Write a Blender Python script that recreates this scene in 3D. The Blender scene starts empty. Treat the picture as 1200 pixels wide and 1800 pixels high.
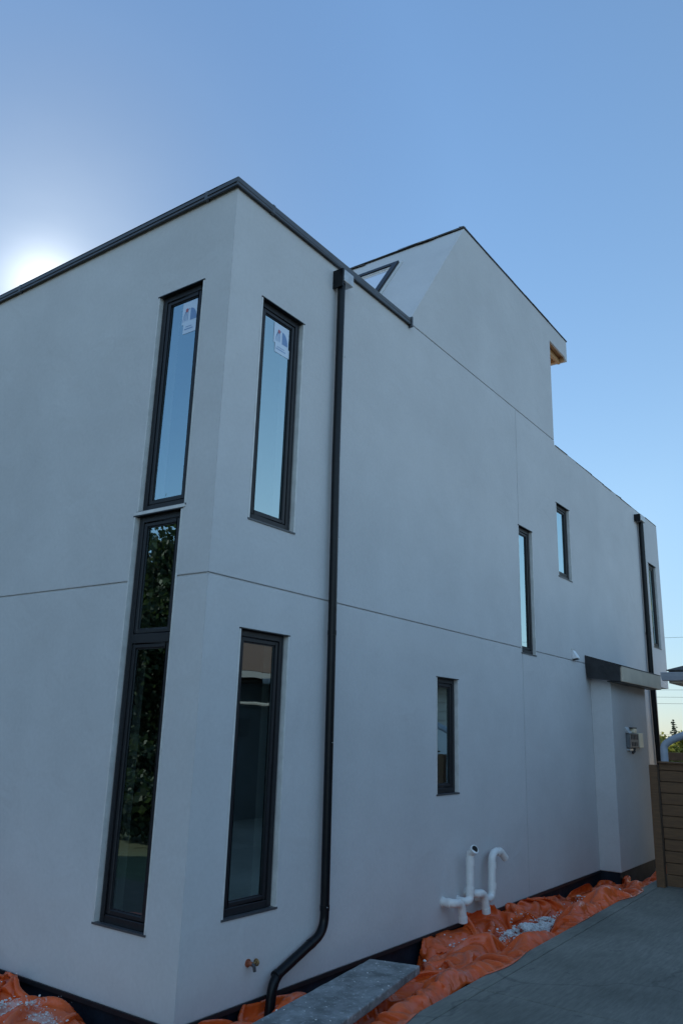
import bpy, bmesh, math, random
import numpy as np
from mathutils import Vector, Matrix, noise as mnoise

random.seed(7); np.random.seed(7)
scene = bpy.context.scene
col = scene.collection
R = math.radians

# ------------------------------------------------------------------ camera
cd = bpy.data.cameras.new("camera"); cam = bpy.data.objects.new("camera", cd); col.objects.link(cam)
fw = Vector((0.78014522, 0.56697742, 0.26440507)); rt = Vector((0.5808215, -0.81345626, 0.03058264)); up = Vector((-0.23242162, -0.12971325, 0.96392669))
m = Matrix((rt, up, -fw)).transposed().to_4x4(); m.translation = Vector((-3.923, -4.0, 1.811))
cam.matrix_world = m
cd.sensor_fit = 'VERTICAL'; cd.sensor_height = 24.0; cd.lens = 24.0 * 1387.9 / 1800.0
cd.clip_start = 0.05; cd.clip_end = 3000
scene.camera = cam

# ------------------------------------------------------------------ world, sun, exposure
SUN_EL, SUN_AZ = 28.6, 59.3          # azimuth counted from +x towards +y
sd = Vector((math.cos(R(SUN_EL)) * math.cos(R(SUN_AZ)), math.cos(R(SUN_EL)) * math.sin(R(SUN_AZ)), math.sin(R(SUN_EL))))
w = bpy.data.worlds.new("World"); scene.world = w; w.use_nodes = True
nt = w.node_tree; N = nt.nodes; L = nt.links
for n in list(N): N.remove(n)
sky = N.new('ShaderNodeTexSky'); sky.sky_type = 'NISHITA'; sky.sun_disc = False
sky.sun_elevation = R(SUN_EL); sky.sun_rotation = R(90 - SUN_AZ)
sky.altitude = 600; sky.air_density = 1.0; sky.dust_density = 0.25; sky.ozone_density = 3.0
SKY_STRENGTH = 0.15
tcw = N.new('ShaderNodeTexCoord')
dot = N.new('ShaderNodeVectorMath'); dot.operation = 'DOT_PRODUCT'; dot.inputs[1].default_value = sd
nrm = N.new('ShaderNodeVectorMath'); nrm.operation = 'NORMALIZE'
L.new(tcw.outputs['Generated'], nrm.inputs[0]); L.new(nrm.outputs[0], dot.inputs[0])
cl = N.new('ShaderNodeMath'); cl.operation = 'MAXIMUM'; cl.inputs[1].default_value = 0.0
L.new(dot.outputs['Value'], cl.inputs[0])
def powr(e, a):
    p = N.new('ShaderNodeMath'); p.operation = 'POWER'; p.inputs[1].default_value = e; L.new(cl.outputs[0], p.inputs[0])
    q = N.new('ShaderNodeMath'); q.operation = 'MULTIPLY'; q.inputs[1].default_value = a; L.new(p.outputs[0], q.inputs[0])
    return q
g1 = powr(1300, 4.4); g2 = powr(110, 1.05); g3 = powr(30, 0.30)
a1 = N.new('ShaderNodeMath'); L.new(g1.outputs[0], a1.inputs[0]); L.new(g2.outputs[0], a1.inputs[1])
a2 = N.new('ShaderNodeMath'); L.new(a1.outputs[0], a2.inputs[0]); L.new(g3.outputs[0], a2.inputs[1])
# thin high haze that is brightest around the sun
cn = N.new('ShaderNodeTexNoise'); cn.inputs['Scale'].default_value = 2.2; cn.inputs['Detail'].default_value = 5; cn.inputs['Roughness'].default_value = 0.55
mp = N.new('ShaderNodeMapping'); mp.inputs['Scale'].default_value = (1.0, 1.0, 2.6)
L.new(nrm.outputs[0], mp.inputs[0]); L.new(mp.outputs[0], cn.inputs['Vector'])
cm = N.new('ShaderNodeMapRange'); cm.inputs[1].default_value = 0.3; cm.inputs[2].default_value = 0.75; cm.inputs[3].default_value = 0.8; cm.inputs[4].default_value = 1.2
L.new(cn.outputs['Fac'], cm.inputs[0])
a3 = N.new('ShaderNodeMath'); a3.operation = 'MULTIPLY'; L.new(a2.outputs[0], a3.inputs[0]); L.new(cm.outputs[0], a3.inputs[1])
gc = N.new('ShaderNodeVectorMath'); gc.operation = 'SCALE'; gc.inputs[0].default_value = (1.0, 0.985, 0.90); L.new(a3.outputs[0], gc.inputs['Scale'])
# sky rolled off towards the bright horizon, lifted opposite the sun to brighten walls
tint = N.new('ShaderNodeVectorMath'); tint.operation = 'MULTIPLY'; tint.inputs[1].default_value = (0.88, 1.0, 1.07); L.new(sky.outputs[0], tint.inputs[0])
sep = N.new('ShaderNodeSeparateXYZ'); L.new(nrm.outputs[0], sep.inputs[0])
hz = N.new('ShaderNodeMapRange'); hz.interpolation_type = 'SMOOTHSTEP'; hz.inputs[1].default_value = -0.05; hz.inputs[2].default_value = 0.30; hz.inputs[3].default_value = 0.55; hz.inputs[4].default_value = 1.0
L.new(sep.outputs['Z'], hz.inputs[0])
hd = N.new('ShaderNodeMapRange'); hd.interpolation_type = 'SMOOTHSTEP'; hd.inputs[1].default_value = -0.3; hd.inputs[2].default_value = 0.6; L.new(dot.outputs['Value'], hd.inputs[0])
hm = N.new('ShaderNodeMix'); hm.data_type = 'FLOAT'; hm.inputs[2].default_value = 1.25; L.new(hd.outputs[0], hm.inputs[0]); L.new(hz.outputs[0], hm.inputs[3])
hs = N.new('ShaderNodeVectorMath'); hs.operation = 'SCALE'; L.new(tint.outputs[0], hs.inputs[0]); L.new(hm.outputs[0], hs.inputs['Scale'])
# sky opposite the sun boosted and blued to light the walls, dimmed sunward
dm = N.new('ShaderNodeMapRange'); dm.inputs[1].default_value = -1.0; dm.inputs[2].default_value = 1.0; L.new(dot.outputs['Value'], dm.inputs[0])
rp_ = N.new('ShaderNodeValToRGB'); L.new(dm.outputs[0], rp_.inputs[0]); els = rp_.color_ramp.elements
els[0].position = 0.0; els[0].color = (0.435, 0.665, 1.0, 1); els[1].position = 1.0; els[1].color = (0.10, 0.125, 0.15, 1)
for ps_, c_ in ((0.42, (0.76, 0.675, 0.59, 1)), (0.72, (0.30, 0.325, 0.355, 1)), (0.86, (0.333, 0.333, 0.333, 1)), (0.94, (0.26, 0.285, 0.31, 1)), (0.98, (0.172, 0.202, 0.23, 1))):  # warm band added to warm the light on the front wall
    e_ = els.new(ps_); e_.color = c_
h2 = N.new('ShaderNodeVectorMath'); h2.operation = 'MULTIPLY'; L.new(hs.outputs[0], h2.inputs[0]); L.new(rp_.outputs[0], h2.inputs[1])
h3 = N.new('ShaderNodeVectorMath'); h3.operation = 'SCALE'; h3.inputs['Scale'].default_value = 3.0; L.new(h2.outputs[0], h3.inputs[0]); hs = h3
SH = 0.45 * 0.227
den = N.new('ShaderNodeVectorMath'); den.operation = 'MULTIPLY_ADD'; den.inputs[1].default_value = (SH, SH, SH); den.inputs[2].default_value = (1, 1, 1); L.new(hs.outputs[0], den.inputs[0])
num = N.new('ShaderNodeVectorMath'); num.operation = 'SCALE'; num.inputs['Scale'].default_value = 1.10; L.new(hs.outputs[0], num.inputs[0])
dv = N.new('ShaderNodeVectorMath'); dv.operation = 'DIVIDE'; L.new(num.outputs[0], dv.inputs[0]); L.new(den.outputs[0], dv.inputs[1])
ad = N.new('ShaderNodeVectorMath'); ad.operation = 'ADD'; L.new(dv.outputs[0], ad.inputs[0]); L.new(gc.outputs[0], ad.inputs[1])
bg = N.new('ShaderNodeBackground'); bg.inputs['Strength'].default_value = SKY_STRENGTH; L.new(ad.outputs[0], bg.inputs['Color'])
wo = N.new('ShaderNodeOutputWorld'); L.new(bg.outputs[0], wo.inputs['Surface'])

sl = bpy.data.lights.new("sun", 'SUN'); sl.energy = 3.5; sl.angle = R(0.5); sl.color = (1.0, 0.93, 0.82)
so = bpy.data.objects.new("sun", sl); col.objects.link(so); so.location = (20, 30, 30)
so.rotation_euler = sd.to_track_quat('Z', 'Y').to_euler()
scene.view_settings.view_transform = 'Standard'; scene.view_settings.look = 'None'
scene.view_settings.exposure = 0.6; scene.view_settings.gamma = 1.0
scene.cycles.max_bounces = 8; scene.cycles.transparent_max_bounces = 12
scene.cycles.use_denoising = True

# ------------------------------------------------------------------ materials
def mat(name, color, rough=0.6, metal=0.0, var=0.0, vscale=6.0, bump=0.0, bscale=60.0, bdist=0.004, color2=None, spec=0.5, bevel=0.0, stretch=None):
    mt = bpy.data.materials.new(name); mt.use_nodes = True
    n = mt.node_tree.nodes; l = mt.node_tree.links; b = n['Principled BSDF']
    b.inputs['Base Color'].default_value = (*color, 1); b.inputs['Roughness'].default_value = rough; b.inputs['Metallic'].default_value = metal
    b.inputs['Specular IOR Level'].default_value = spec
    tc = n.new('ShaderNodeTexCoord'); src = tc.outputs['Object']
    if stretch:
        mpn = n.new('ShaderNodeMapping'); mpn.inputs['Scale'].default_value = stretch; l.new(src, mpn.inputs[0]); src = mpn.outputs[0]
    if var > 0 or color2:
        no = n.new('ShaderNodeTexNoise'); no.inputs['Scale'].default_value = vscale; no.inputs['Detail'].default_value = 6; no.inputs['Roughness'].default_value = 0.6
        l.new(src, no.inputs['Vector'])
        cr = n.new('ShaderNodeValToRGB'); l.new(no.outputs['Fac'], cr.inputs[0])
        c2 = color2 if color2 else tuple(min(1, c * (1 + var)) for c in color)
        c1 = color if color2 else tuple(c * (1 - var) for c in color)
        cr.color_ramp.elements[0].position = 0.35; cr.color_ramp.elements[1].position = 0.65
        cr.color_ramp.elements[0].color = (*c1, 1); cr.color_ramp.elements[1].color = (*c2, 1)
        l.new(cr.outputs[0], b.inputs['Base Color'])
    last = None
    if bevel > 0:
        bv = n.new('ShaderNodeBevel'); bv.samples = 4; bv.inputs['Radius'].default_value = bevel; last = bv.outputs[0]
    if bump > 0:
        nb = n.new('ShaderNodeTexNoise'); nb.inputs['Scale'].default_value = bscale; nb.inputs['Detail'].default_value = 5; l.new(src, nb.inputs['Vector'])
        bp = n.new('ShaderNodeBump'); bp.inputs['Strength'].default_value = bump; bp.inputs['Distance'].default_value = bdist
        l.new(nb.outputs['Fac'], bp.inputs['Height'])
        if last: l.new(last, bp.inputs['Normal'])
        last = bp.outputs[0]
    if last: l.new(last, b.inputs['Normal'])
    return mt

def stucco_mat():
    mt = mat('stucco', (0.60, 0.575, 0.55), 0.92, bump=0.35, bscale=220, bdist=0.0025, spec=0.2, bevel=0.012)
    n = mt.node_tree.nodes; l = mt.node_tree.links; b = n['Principled BSDF']
    tc = [q for q in n if q.bl_idname == 'ShaderNodeTexCoord'][0]
    big = n.new('ShaderNodeTexNoise'); big.inputs['Scale'].default_value = 0.9; big.inputs['Detail'].default_value = 6; big.inputs['Roughness'].default_value = 0.62
    fine = n.new('ShaderNodeTexNoise'); fine.inputs['Scale'].default_value = 34; fine.inputs['Detail'].default_value = 4
    l.new(tc.outputs['Object'], big.inputs['Vector']); l.new(tc.outputs['Object'], fine.inputs['Vector'])
    mx = n.new('ShaderNodeMix'); mx.data_type = 'FLOAT'; mx.inputs[0].default_value = 0.3
    l.new(big.outputs['Fac'], mx.inputs[2]); l.new(fine.outputs['Fac'], mx.inputs[3])
    cr = n.new('ShaderNodeValToRGB'); l.new(mx.outputs[0], cr.inputs[0])
    cr.color_ramp.elements[0].position = 0.3; cr.color_ramp.elements[1].position = 0.7
    cr.color_ramp.elements[0].color = (0.50, 0.495, 0.495, 1); cr.color_ramp.elements[1].color = (0.60, 0.595, 0.595, 1)
    l.new(cr.outputs[0], b.inputs['Base Color'])
    # hand-trowelled waviness
    tn = n.new('ShaderNodeTexNoise'); tn.inputs['Scale'].default_value = 2.6; tn.inputs['Detail'].default_value = 3; tn.inputs['Distortion'].default_value = 0.8; l.new(tc.outputs['Object'], tn.inputs['Vector'])
    tb = n.new('ShaderNodeBump'); tb.inputs['Strength'].default_value = 0.35; tb.inputs['Distance'].default_value = 0.03; l.new(tn.outputs['Fac'], tb.inputs['Height'])
    t2 = n.new('ShaderNodeTexNoise'); t2.inputs['Scale'].default_value = 16; t2.inputs['Detail'].default_value = 4; l.new(tc.outputs['Object'], t2.inputs['Vector'])
    b2 = n.new('ShaderNodeBump'); b2.inputs['Strength'].default_value = 0.12; b2.inputs['Distance'].default_value = 0.006; l.new(t2.outputs['Fac'], b2.inputs['Height']); l.new(tb.outputs[0], b2.inputs['Normal'])
    fb = [q for q in n if q.bl_idname == 'ShaderNodeBump' and q not in (tb, b2)][0]
    bev = [q for q in n if q.bl_idname == 'ShaderNodeBevel'][0]
    l.new(bev.outputs[0], tb.inputs['Normal']); l.new(b2.outputs[0], fb.inputs['Normal'])
    return mt

def glass_mat(name, base, k, tint):
    mt = bpy.data.materials.new(name); mt.use_nodes = True
    n = mt.node_tree.nodes; l = mt.node_tree.links
    for q in list(n): n.remove(q)
    o = n.new('ShaderNodeOutputMaterial'); mx = n.new('ShaderNodeMixShader'); tr = n.new('ShaderNodeBsdfTransparent'); gl = n.new('ShaderNodeBsdfGlossy')
    tr.inputs[0].default_value = (*tint, 1); gl.inputs['Roughness'].default_value = 0.0; gl.inputs['Color'].default_value = (0.76, 0.96, 1.0, 1)
    fr = n.new('ShaderNodeFresnel'); fr.inputs[0].default_value = 1.5
    ma = n.new('ShaderNodeMath'); ma.operation = 'MULTIPLY_ADD'; ma.inputs[1].default_value = k; ma.inputs[2].default_value = base; ma.use_clamp = True
    # very slight waviness of the panes
    tc = n.new('ShaderNodeTexCoord'); no = n.new('ShaderNodeTexNoise'); no.inputs['Scale'].default_value = 2.0; bp = n.new('ShaderNodeBump'); bp.inputs['Strength'].default_value = 0.05; bp.inputs['Distance'].default_value = 0.02
    l.new(tc.outputs['Object'], no.inputs['Vector']); l.new(no.outputs['Fac'], bp.inputs['Height']); l.new(bp.outputs[0], gl.inputs['Normal'])
    l.new(fr.outputs[0], ma.inputs[0]); l.new(ma.outputs[0], mx.inputs[0]); l.new(tr.outputs[0], mx.inputs[1]); l.new(gl.outputs[0], mx.inputs[2]); l.new(mx.outputs[0], o.inputs[0])
    return mt

def speckle_mat(name, c1, c2, chip, thr, scale, rough=0.8, bump=0.4):
    """c1/c2 mottled ground colour with hard-edged pale chips of a third colour"""
    mt = mat(name, c1, rough, color2=c2, vscale=7, bump=bump, bscale=45, bdist=0.006)
    n = mt.node_tree.nodes; l = mt.node_tree.links; b = n['Principled BSDF']
    tc = [q for q in n if q.bl_idname == 'ShaderNodeTexCoord'][0]
    cur = b.inputs['Base Color'].links[0].from_socket
    no = n.new('ShaderNodeTexNoise'); no.inputs['Scale'].default_value = scale; no.inputs['Detail'].default_value = 8; no.inputs['Roughness'].default_value = 0.68
    l.new(tc.outputs['Object'], no.inputs['Vector'])
    cr = n.new('ShaderNodeValToRGB'); cr.color_ramp.elements[0].position = thr; cr.color_ramp.elements[1].position = thr + 0.13; l.new(no.outputs['Fac'], cr.inputs[0])
    mx = n.new('ShaderNodeMix'); mx.data_type = 'RGBA'; l.new(cr.outputs[0], mx.inputs[0]); l.new(cur, mx.inputs[6]); mx.inputs[7].default_value = (*chip, 1)
    l.new(mx.outputs[2], b.inputs['Base Color'])
    return mt

M = {}
M['stucco'] = stucco_mat()
M['black_frame'] = mat('black_frame', (0.016, 0.017, 0.020), 0.42, var=0.12, vscale=30, spec=0.3)
M['black_metal'] = mat('black_metal', (0.006, 0.007, 0.009), 0.33, spec=0.22, var=0.25, vscale=12, bump=0.05, bscale=20)
M['flashing'] = mat('flashing', (0.075, 0.080, 0.088), 0.42, metal=0.2, var=0.12, vscale=4, bump=0.12, bscale=3, bdist=0.01)
M['galv'] = mat('galvanised', (0.45, 0.46, 0.47), 0.40, metal=0.5, var=0.15, vscale=14)
M['metal_trim'] = mat('metal_trim', (0.60, 0.59, 0.57), 0.5, var=0.1, vscale=10)
M['damp'] = mat('damp_proofing', (0.010, 0.015, 0.024), 0.6, spec=0.2, var=0.4, vscale=5, bump=0.5, bscale=12, bdist=0.01)
M['membrane'] = mat('membrane', (0.016, 0.016, 0.018), 0.5, var=0.3, vscale=8, bump=0.5, bscale=9, bdist=0.02)
M['felt'] = mat('torn_felt', (0.03, 0.03, 0.032), 0.8, color2=(0.30, 0.285, 0.27), vscale=5)
M['roof_grey'] = mat('roof_grey', (0.42, 0.41, 0.40), 0.8, var=0.1)
M['wood'] = mat('raw_wood', (0.50, 0.30, 0.14), 0.7, color2=(0.40, 0.21, 0.09), vscale=6, stretch=(1, 12, 12))
M['fascia'] = mat('fascia_board', (0.52, 0.44, 0.34), 0.65, var=0.06, vscale=5, bump=0.1, bscale=20)
M['cedar'] = mat('cedar', (0.155, 0.080, 0.035), 0.75, color2=(0.100, 0.052, 0.024), vscale=5, stretch=(6, 1.2, 14), bump=0.3, bscale=12)
M['dark_wood'] = mat('dark_wood', (0.06, 0.045, 0.035), 0.8, var=0.2)
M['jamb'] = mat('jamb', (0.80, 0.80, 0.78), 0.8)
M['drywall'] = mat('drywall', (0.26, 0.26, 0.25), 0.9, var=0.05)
M['floor'] = mat('floor', (0.30, 0.27, 0.23), 0.8, var=0.1)
M['pvc'] = mat('pvc', (0.74, 0.74, 0.72), 0.35, var=0.05, vscale=9)
M['dark'] = mat('dark_hole', (0.01, 0.01, 0.01), 0.9)
M['brass'] = mat('brass', (0.30, 0.20, 0.09), 0.4, metal=0.7, var=0.2, vscale=40)
M['copper'] = mat('copper', (0.34, 0.11, 0.06), 0.55, metal=0.4, var=0.25, vscale=40)
M['iron'] = mat('dark_iron', (0.05, 0.05, 0.055), 0.6)
M['white_paint'] = mat('white_paint', (0.72, 0.73, 0.74), 0.5, var=0.04)
M['cream'] = mat('cream', (0.85, 0.76, 0.58), 0.5, var=0.06)
M['box_grey'] = mat('box_grey', (0.13, 0.14, 0.15), 0.5, var=0.15, vscale=30)
M['gutter'] = mat('gutter', (0.40, 0.43, 0.48), 0.4, var=0.06)
M['pipe_grey'] = mat('pipe_grey', (0.33, 0.37, 0.43), 0.45, var=0.08)
M['shingle'] = mat('shingle', (0.055, 0.052, 0.05), 0.9, color2=(0.10, 0.095, 0.09), vscale=14, bump=0.4, bscale=40)
M['shingle_brown'] = mat('shingle_brown', (0.050, 0.028, 0.016), 0.9, color2=(0.095, 0.052, 0.03), vscale=14, stretch=(1, 4, 4), bump=0.4, bscale=40)
M['siding'] = mat('siding', (0.56, 0.52, 0.46), 0.6, var=0.06)
M['bark'] = mat('bark', (0.07, 0.05, 0.035), 0.9, var=0.3, vscale=10, bump=0.6, bscale=15, bdist=0.02)
M['needle'] = mat('needle', (0.018, 0.035, 0.016), 0.7, color2=(0.035, 0.06, 0.022), vscale=1.2)
M['leaf'] = mat('leaf', (0.16, 0.19, 0.03), 0.6, color2=(0.28, 0.26, 0.05), vscale=1.2)
M['leaf_dark'] = mat('leaf_dark', (0.02, 0.035, 0.012), 0.6, color2=(0.045, 0.065, 0.02), vscale=1.2)
M['leaf_yellow'] = mat('leaf_yellow', (0.36, 0.30, 0.05), 0.6, color2=(0.20, 0.22, 0.04), vscale=0.9)
for k_ in ('leaf', 'leaf_yellow', 'leaf_dark'):
    q_ = M[k_].node_tree; b_ = q_.nodes['Principled BSDF']; t_ = q_.nodes.new('ShaderNodeBsdfTranslucent'); x_ = q_.nodes.new('ShaderNodeMixShader'); x_.inputs[0].default_value = 0.45
    q_.links.new(b_.inputs['Base Color'].links[0].from_socket, t_.inputs[0]); q_.links.new(b_.outputs[0], x_.inputs[1]); q_.links.new(t_.outputs[0], x_.inputs[2]); q_.links.new(x_.outputs[0], [n for n in q_.nodes if n.bl_idname == 'ShaderNodeOutputMaterial'][0].inputs[0])
M['siding_grey'] = mat('siding_grey', (0.20, 0.225, 0.24), 0.6, var=0.06)
M['chips'] = mat('plaster_chips', (0.66, 0.65, 0.63), 0.9, var=0.12, vscale=30)
M['lawn'] = mat('ground', (0.035, 0.05, 0.016), 0.95, color2=(0.075, 0.07, 0.035), vscale=0.25, bump=0.5, bscale=8, bdist=0.04)
M['dirt'] = mat('dirt', (0.06, 0.05, 0.038), 0.95, var=0.25, vscale=5, bump=0.6, bscale=12, bdist=0.03)
M['asphalt'] = mat('asphalt', (0.05, 0.05, 0.052), 0.9, var=0.15, vscale=2, bump=0.3, bscale=60)
M['cable'] = mat('cable', (0.02, 0.02, 0.02), 0.6)
M['sticker'] = mat('sticker_paper', (0.52, 0.60, 0.70), 0.5); M['sticker'].node_tree.nodes['Principled BSDF'].inputs['Coat Weight'].default_value = 1.0; M['sticker'].node_tree.nodes['Principled BSDF'].inputs['Coat IOR'].default_value = 1.9
M['sticker_blue'] = mat('sticker_blue', (0.17, 0.28, 0.48), 0.6)
M['sticker_red'] = mat('sticker_red', (0.42, 0.14, 0.17), 0.6)
M['glass'] = glass_mat('glass', 0.36, 1.6, (0.74, 0.88, 0.86))
M['plank'] = speckle_mat('spattered_plank', (0.12, 0.125, 0.12), (0.28, 0.285, 0.28), (0.46, 0.47, 0.47), 0.56, 30, 0.75, 0.8)
def tarp_mat():
    mt = mat('tarp', (0.78, 0.120, 0.023), 0.24, color2=(0.58, 0.080, 0.014), vscale=2.5, bump=0.35, bscale=16, bdist=0.006)
    n = mt.node_tree.nodes; l = mt.node_tree.links; b = n['Principled BSDF']
    tc = [q for q in n if q.bl_idname == 'ShaderNodeTexCoord'][0]
    cur = b.inputs['Base Color'].links[0].from_socket
    no = n.new('ShaderNodeTexNoise'); no.inputs['Scale'].default_value = 3.1; no.inputs['Detail'].default_value = 9; no.inputs['Roughness'].default_value = 0.72
    l.new(tc.outputs['Object'], no.inputs['Vector'])
    cr = n.new('ShaderNodeValToRGB'); cr.color_ramp.elements[0].position = 0.56; cr.color_ramp.elements[1].position = 0.78; l.new(no.outputs['Fac'], cr.inputs[0])
    sc = n.new('ShaderNodeMath'); sc.operation = 'MULTIPLY'; sc.inputs[1].default_value = 0.5; l.new(cr.outputs[0], sc.inputs[0])
    mx = n.new('ShaderNodeMix'); mx.data_type = 'RGBA'; l.new(sc.outputs[0], mx.inputs[0]); l.new(cur, mx.inputs[6]); mx.inputs[7].default_value = (0.50, 0.42, 0.38, 1)
    l.new(mx.outputs[2], b.inputs['Base Color'])
    last_c = mx.outputs[2]
    dn = n.new('ShaderNodeTexNoise'); dn.inputs['Scale'].default_value = 38; dn.inputs['Detail'].default_value = 6; dn.inputs['Roughness'].default_value = 0.7; l.new(tc.outputs['Object'], dn.inputs['Vector'])
    for cx_, cy_, rx_, ry_ in ((4.5, -0.47, 0.62, 0.19), (3.36, -0.38, 0.16, 0.16), (6.4, -0.55, 0.45, 0.17), (-0.35, 1.15, 0.22, 0.45), (-0.42, 0.72, 0.16, 0.22)):
        mq = n.new('ShaderNodeMapping'); mq.inputs['Location'].default_value = (-cx_ / rx_, -cy_ / ry_, 0); mq.inputs['Scale'].default_value = (1 / rx_, 1 / ry_, 0); l.new(tc.outputs['Object'], mq.inputs[0])
        ln = n.new('ShaderNodeVectorMath'); ln.operation = 'LENGTH'; l.new(mq.outputs[0], ln.inputs[0])
        mr = n.new('ShaderNodeMapRange'); mr.inputs[1].default_value = 0.2; mr.inputs[2].default_value = 1.25; mr.inputs[3].default_value = 0.22; mr.inputs[4].default_value = -0.35; l.new(ln.outputs['Value'], mr.inputs[0])
        sm = n.new('ShaderNodeMath'); l.new(mr.outputs[0], sm.inputs[0]); l.new(dn.outputs['Fac'], sm.inputs[1])
        cq = n.new('ShaderNodeMapRange'); cq.inputs[1].default_value = 0.52; cq.inputs[2].default_value = 0.62; cq.inputs[4].default_value = 0.55; l.new(sm.outputs[0], cq.inputs[0])
        m3 = n.new('ShaderNodeMix'); m3.data_type = 'RGBA'; l.new(cq.outputs[0], m3.inputs[0]); l.new(last_c, m3.inputs[6]); m3.inputs[7].default_value = (0.60, 0.59, 0.57, 1); last_c = m3.outputs[2]
    l.new(last_c, b.inputs['Base Color'])
    # sharp plastic-sheet creases
    wn = n.new('ShaderNodeTexNoise'); wn.inputs['Scale'].default_value = 3.0; l.new(tc.outputs['Object'], wn.inputs['Vector'])
    wv = n.new('ShaderNodeVectorMath'); wv.operation = 'MULTIPLY_ADD'; wv.inputs[1].default_value = (0.35, 0.35, 0.35); l.new(wn.outputs['Color'], wv.inputs[0]); l.new(tc.outputs['Object'], wv.inputs[2])
    last = b.inputs['Normal'].links[0].from_socket
    for s_, k_, d_ in ((6, 0.7, 0.024), (15, 0.3, 0.008)):
        vo = n.new('ShaderNodeTexVoronoi'); vo.feature = 'F1'; vo.distance = 'EUCLIDEAN'; vo.inputs['Scale'].default_value = s_; l.new(wv.outputs[0], vo.inputs['Vector'])
        bp = n.new('ShaderNodeBump'); bp.inputs['Strength'].default_value = k_; bp.inputs['Distance'].default_value = d_; l.new(vo.outputs['Distance'], bp.inputs['Height']); l.new(last, bp.inputs['Normal']); last = bp.outputs[0]
    l.new(last, b.inputs['Normal'])
    return mt
M['tarp'] = tarp_mat()
def concrete_mat():
    mt = mat('concrete', (0.135, 0.135, 0.112), 0.85, color2=(0.235, 0.230, 0.195), vscale=0.9, bump=0.35, bscale=70, bdist=0.004)
    n = mt.node_tree.nodes; l = mt.node_tree.links; b = n['Principled BSDF']
    tc = [q for q in n if q.bl_idname == 'ShaderNodeTexCoord'][0]
    cur = b.inputs['Base Color'].links[0].from_socket
    mpn = n.new('ShaderNodeMapping'); mpn.inputs['Scale'].default_value = (6, 46, 1); mpn.inputs['Rotation'].default_value = (0, 0, 0.2); l.new(tc.outputs['Object'], mpn.inputs[0])
    no = n.new('ShaderNodeTexNoise'); no.inputs['Scale'].default_value = 1.0; no.inputs['Detail'].default_value = 7; no.inputs['Roughness'].default_value = 0.7; l.new(mpn.outputs[0], no.inputs['Vector'])
    cr = n.new('ShaderNodeValToRGB'); cr.color_ramp.elements[0].position = 0.3; cr.color_ramp.elements[0].color = (0.66, 0.66, 0.66, 1); cr.color_ramp.elements[1].position = 0.7; cr.color_ramp.elements[1].color = (1.08, 1.08, 1.07, 1); l.new(no.outputs['Fac'], cr.inputs[0])
    mx = n.new('ShaderNodeMix'); mx.data_type = 'RGBA'; mx.blend_type = 'MULTIPLY'; mx.inputs[0].default_value = 1.0; l.new(cur, mx.inputs[6]); l.new(cr.outputs[0], mx.inputs[7])
    # small dark spots and drips
    vo = n.new('ShaderNodeTexNoise'); vo.inputs['Scale'].default_value = 9; vo.inputs['Detail'].default_value = 3; l.new(tc.outputs['Object'], vo.inputs['Vector'])
    c2 = n.new('ShaderNodeValToRGB'); c2.color_ramp.elements[0].position = 0.69; c2.color_ramp.elements[1].position = 0.73; l.new(vo.outputs['Fac'], c2.inputs[0])
    s2 = n.new('ShaderNodeMath'); s2.operation = 'MULTIPLY'; s2.inputs[1].default_value = 0.6; l.new(c2.outputs[0], s2.inputs[0])
    m2 = n.new('ShaderNodeMix'); m2.data_type = 'RGBA'; l.new(s2.outputs[0], m2.inputs[0]); l.new(mx.outputs[2], m2.inputs[6]); m2.inputs[7].default_value = (0.09, 0.09, 0.085, 1)
    # a few hairline cracks
    cv_ = n.new('ShaderNodeTexVoronoi'); cv_.feature = 'DISTANCE_TO_EDGE'; cv_.inputs['Scale'].default_value = 0.26
    wn_ = n.new('ShaderNodeTexNoise'); wn_.inputs['Scale'].default_value = 2.5; wn_.inputs['Detail'].default_value = 8; l.new(tc.outputs['Object'], wn_.inputs['Vector'])
    wa_ = n.new('ShaderNodeVectorMath'); wa_.operation = 'MULTIPLY_ADD'; wa_.inputs[1].default_value = (0.5, 0.5, 0.0); l.new(wn_.outputs['Color'], wa_.inputs[0]); l.new(tc.outputs['Object'], wa_.inputs[2]); l.new(wa_.outputs[0], cv_.inputs['Vector'])
    c3 = n.new('ShaderNodeMapRange'); c3.inputs[1].default_value = 0.0015; c3.inputs[2].default_value = 0.004; c3.inputs[3].default_value = 0.35; c3.inputs[4].default_value = 0.0; l.new(cv_.outputs['Distance'], c3.inputs[0])
    m4 = n.new('ShaderNodeMix'); m4.data_type = 'RGBA'; l.new(c3.outputs[0], m4.inputs[0]); l.new(m2.outputs[2], m4.inputs[6]); m4.inputs[7].default_value = (0.05, 0.05, 0.045, 1)
    l.new(m4.outputs[2], b.inputs['Base Color'])
    return mt
M['concrete'] = concrete_mat()

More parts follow.
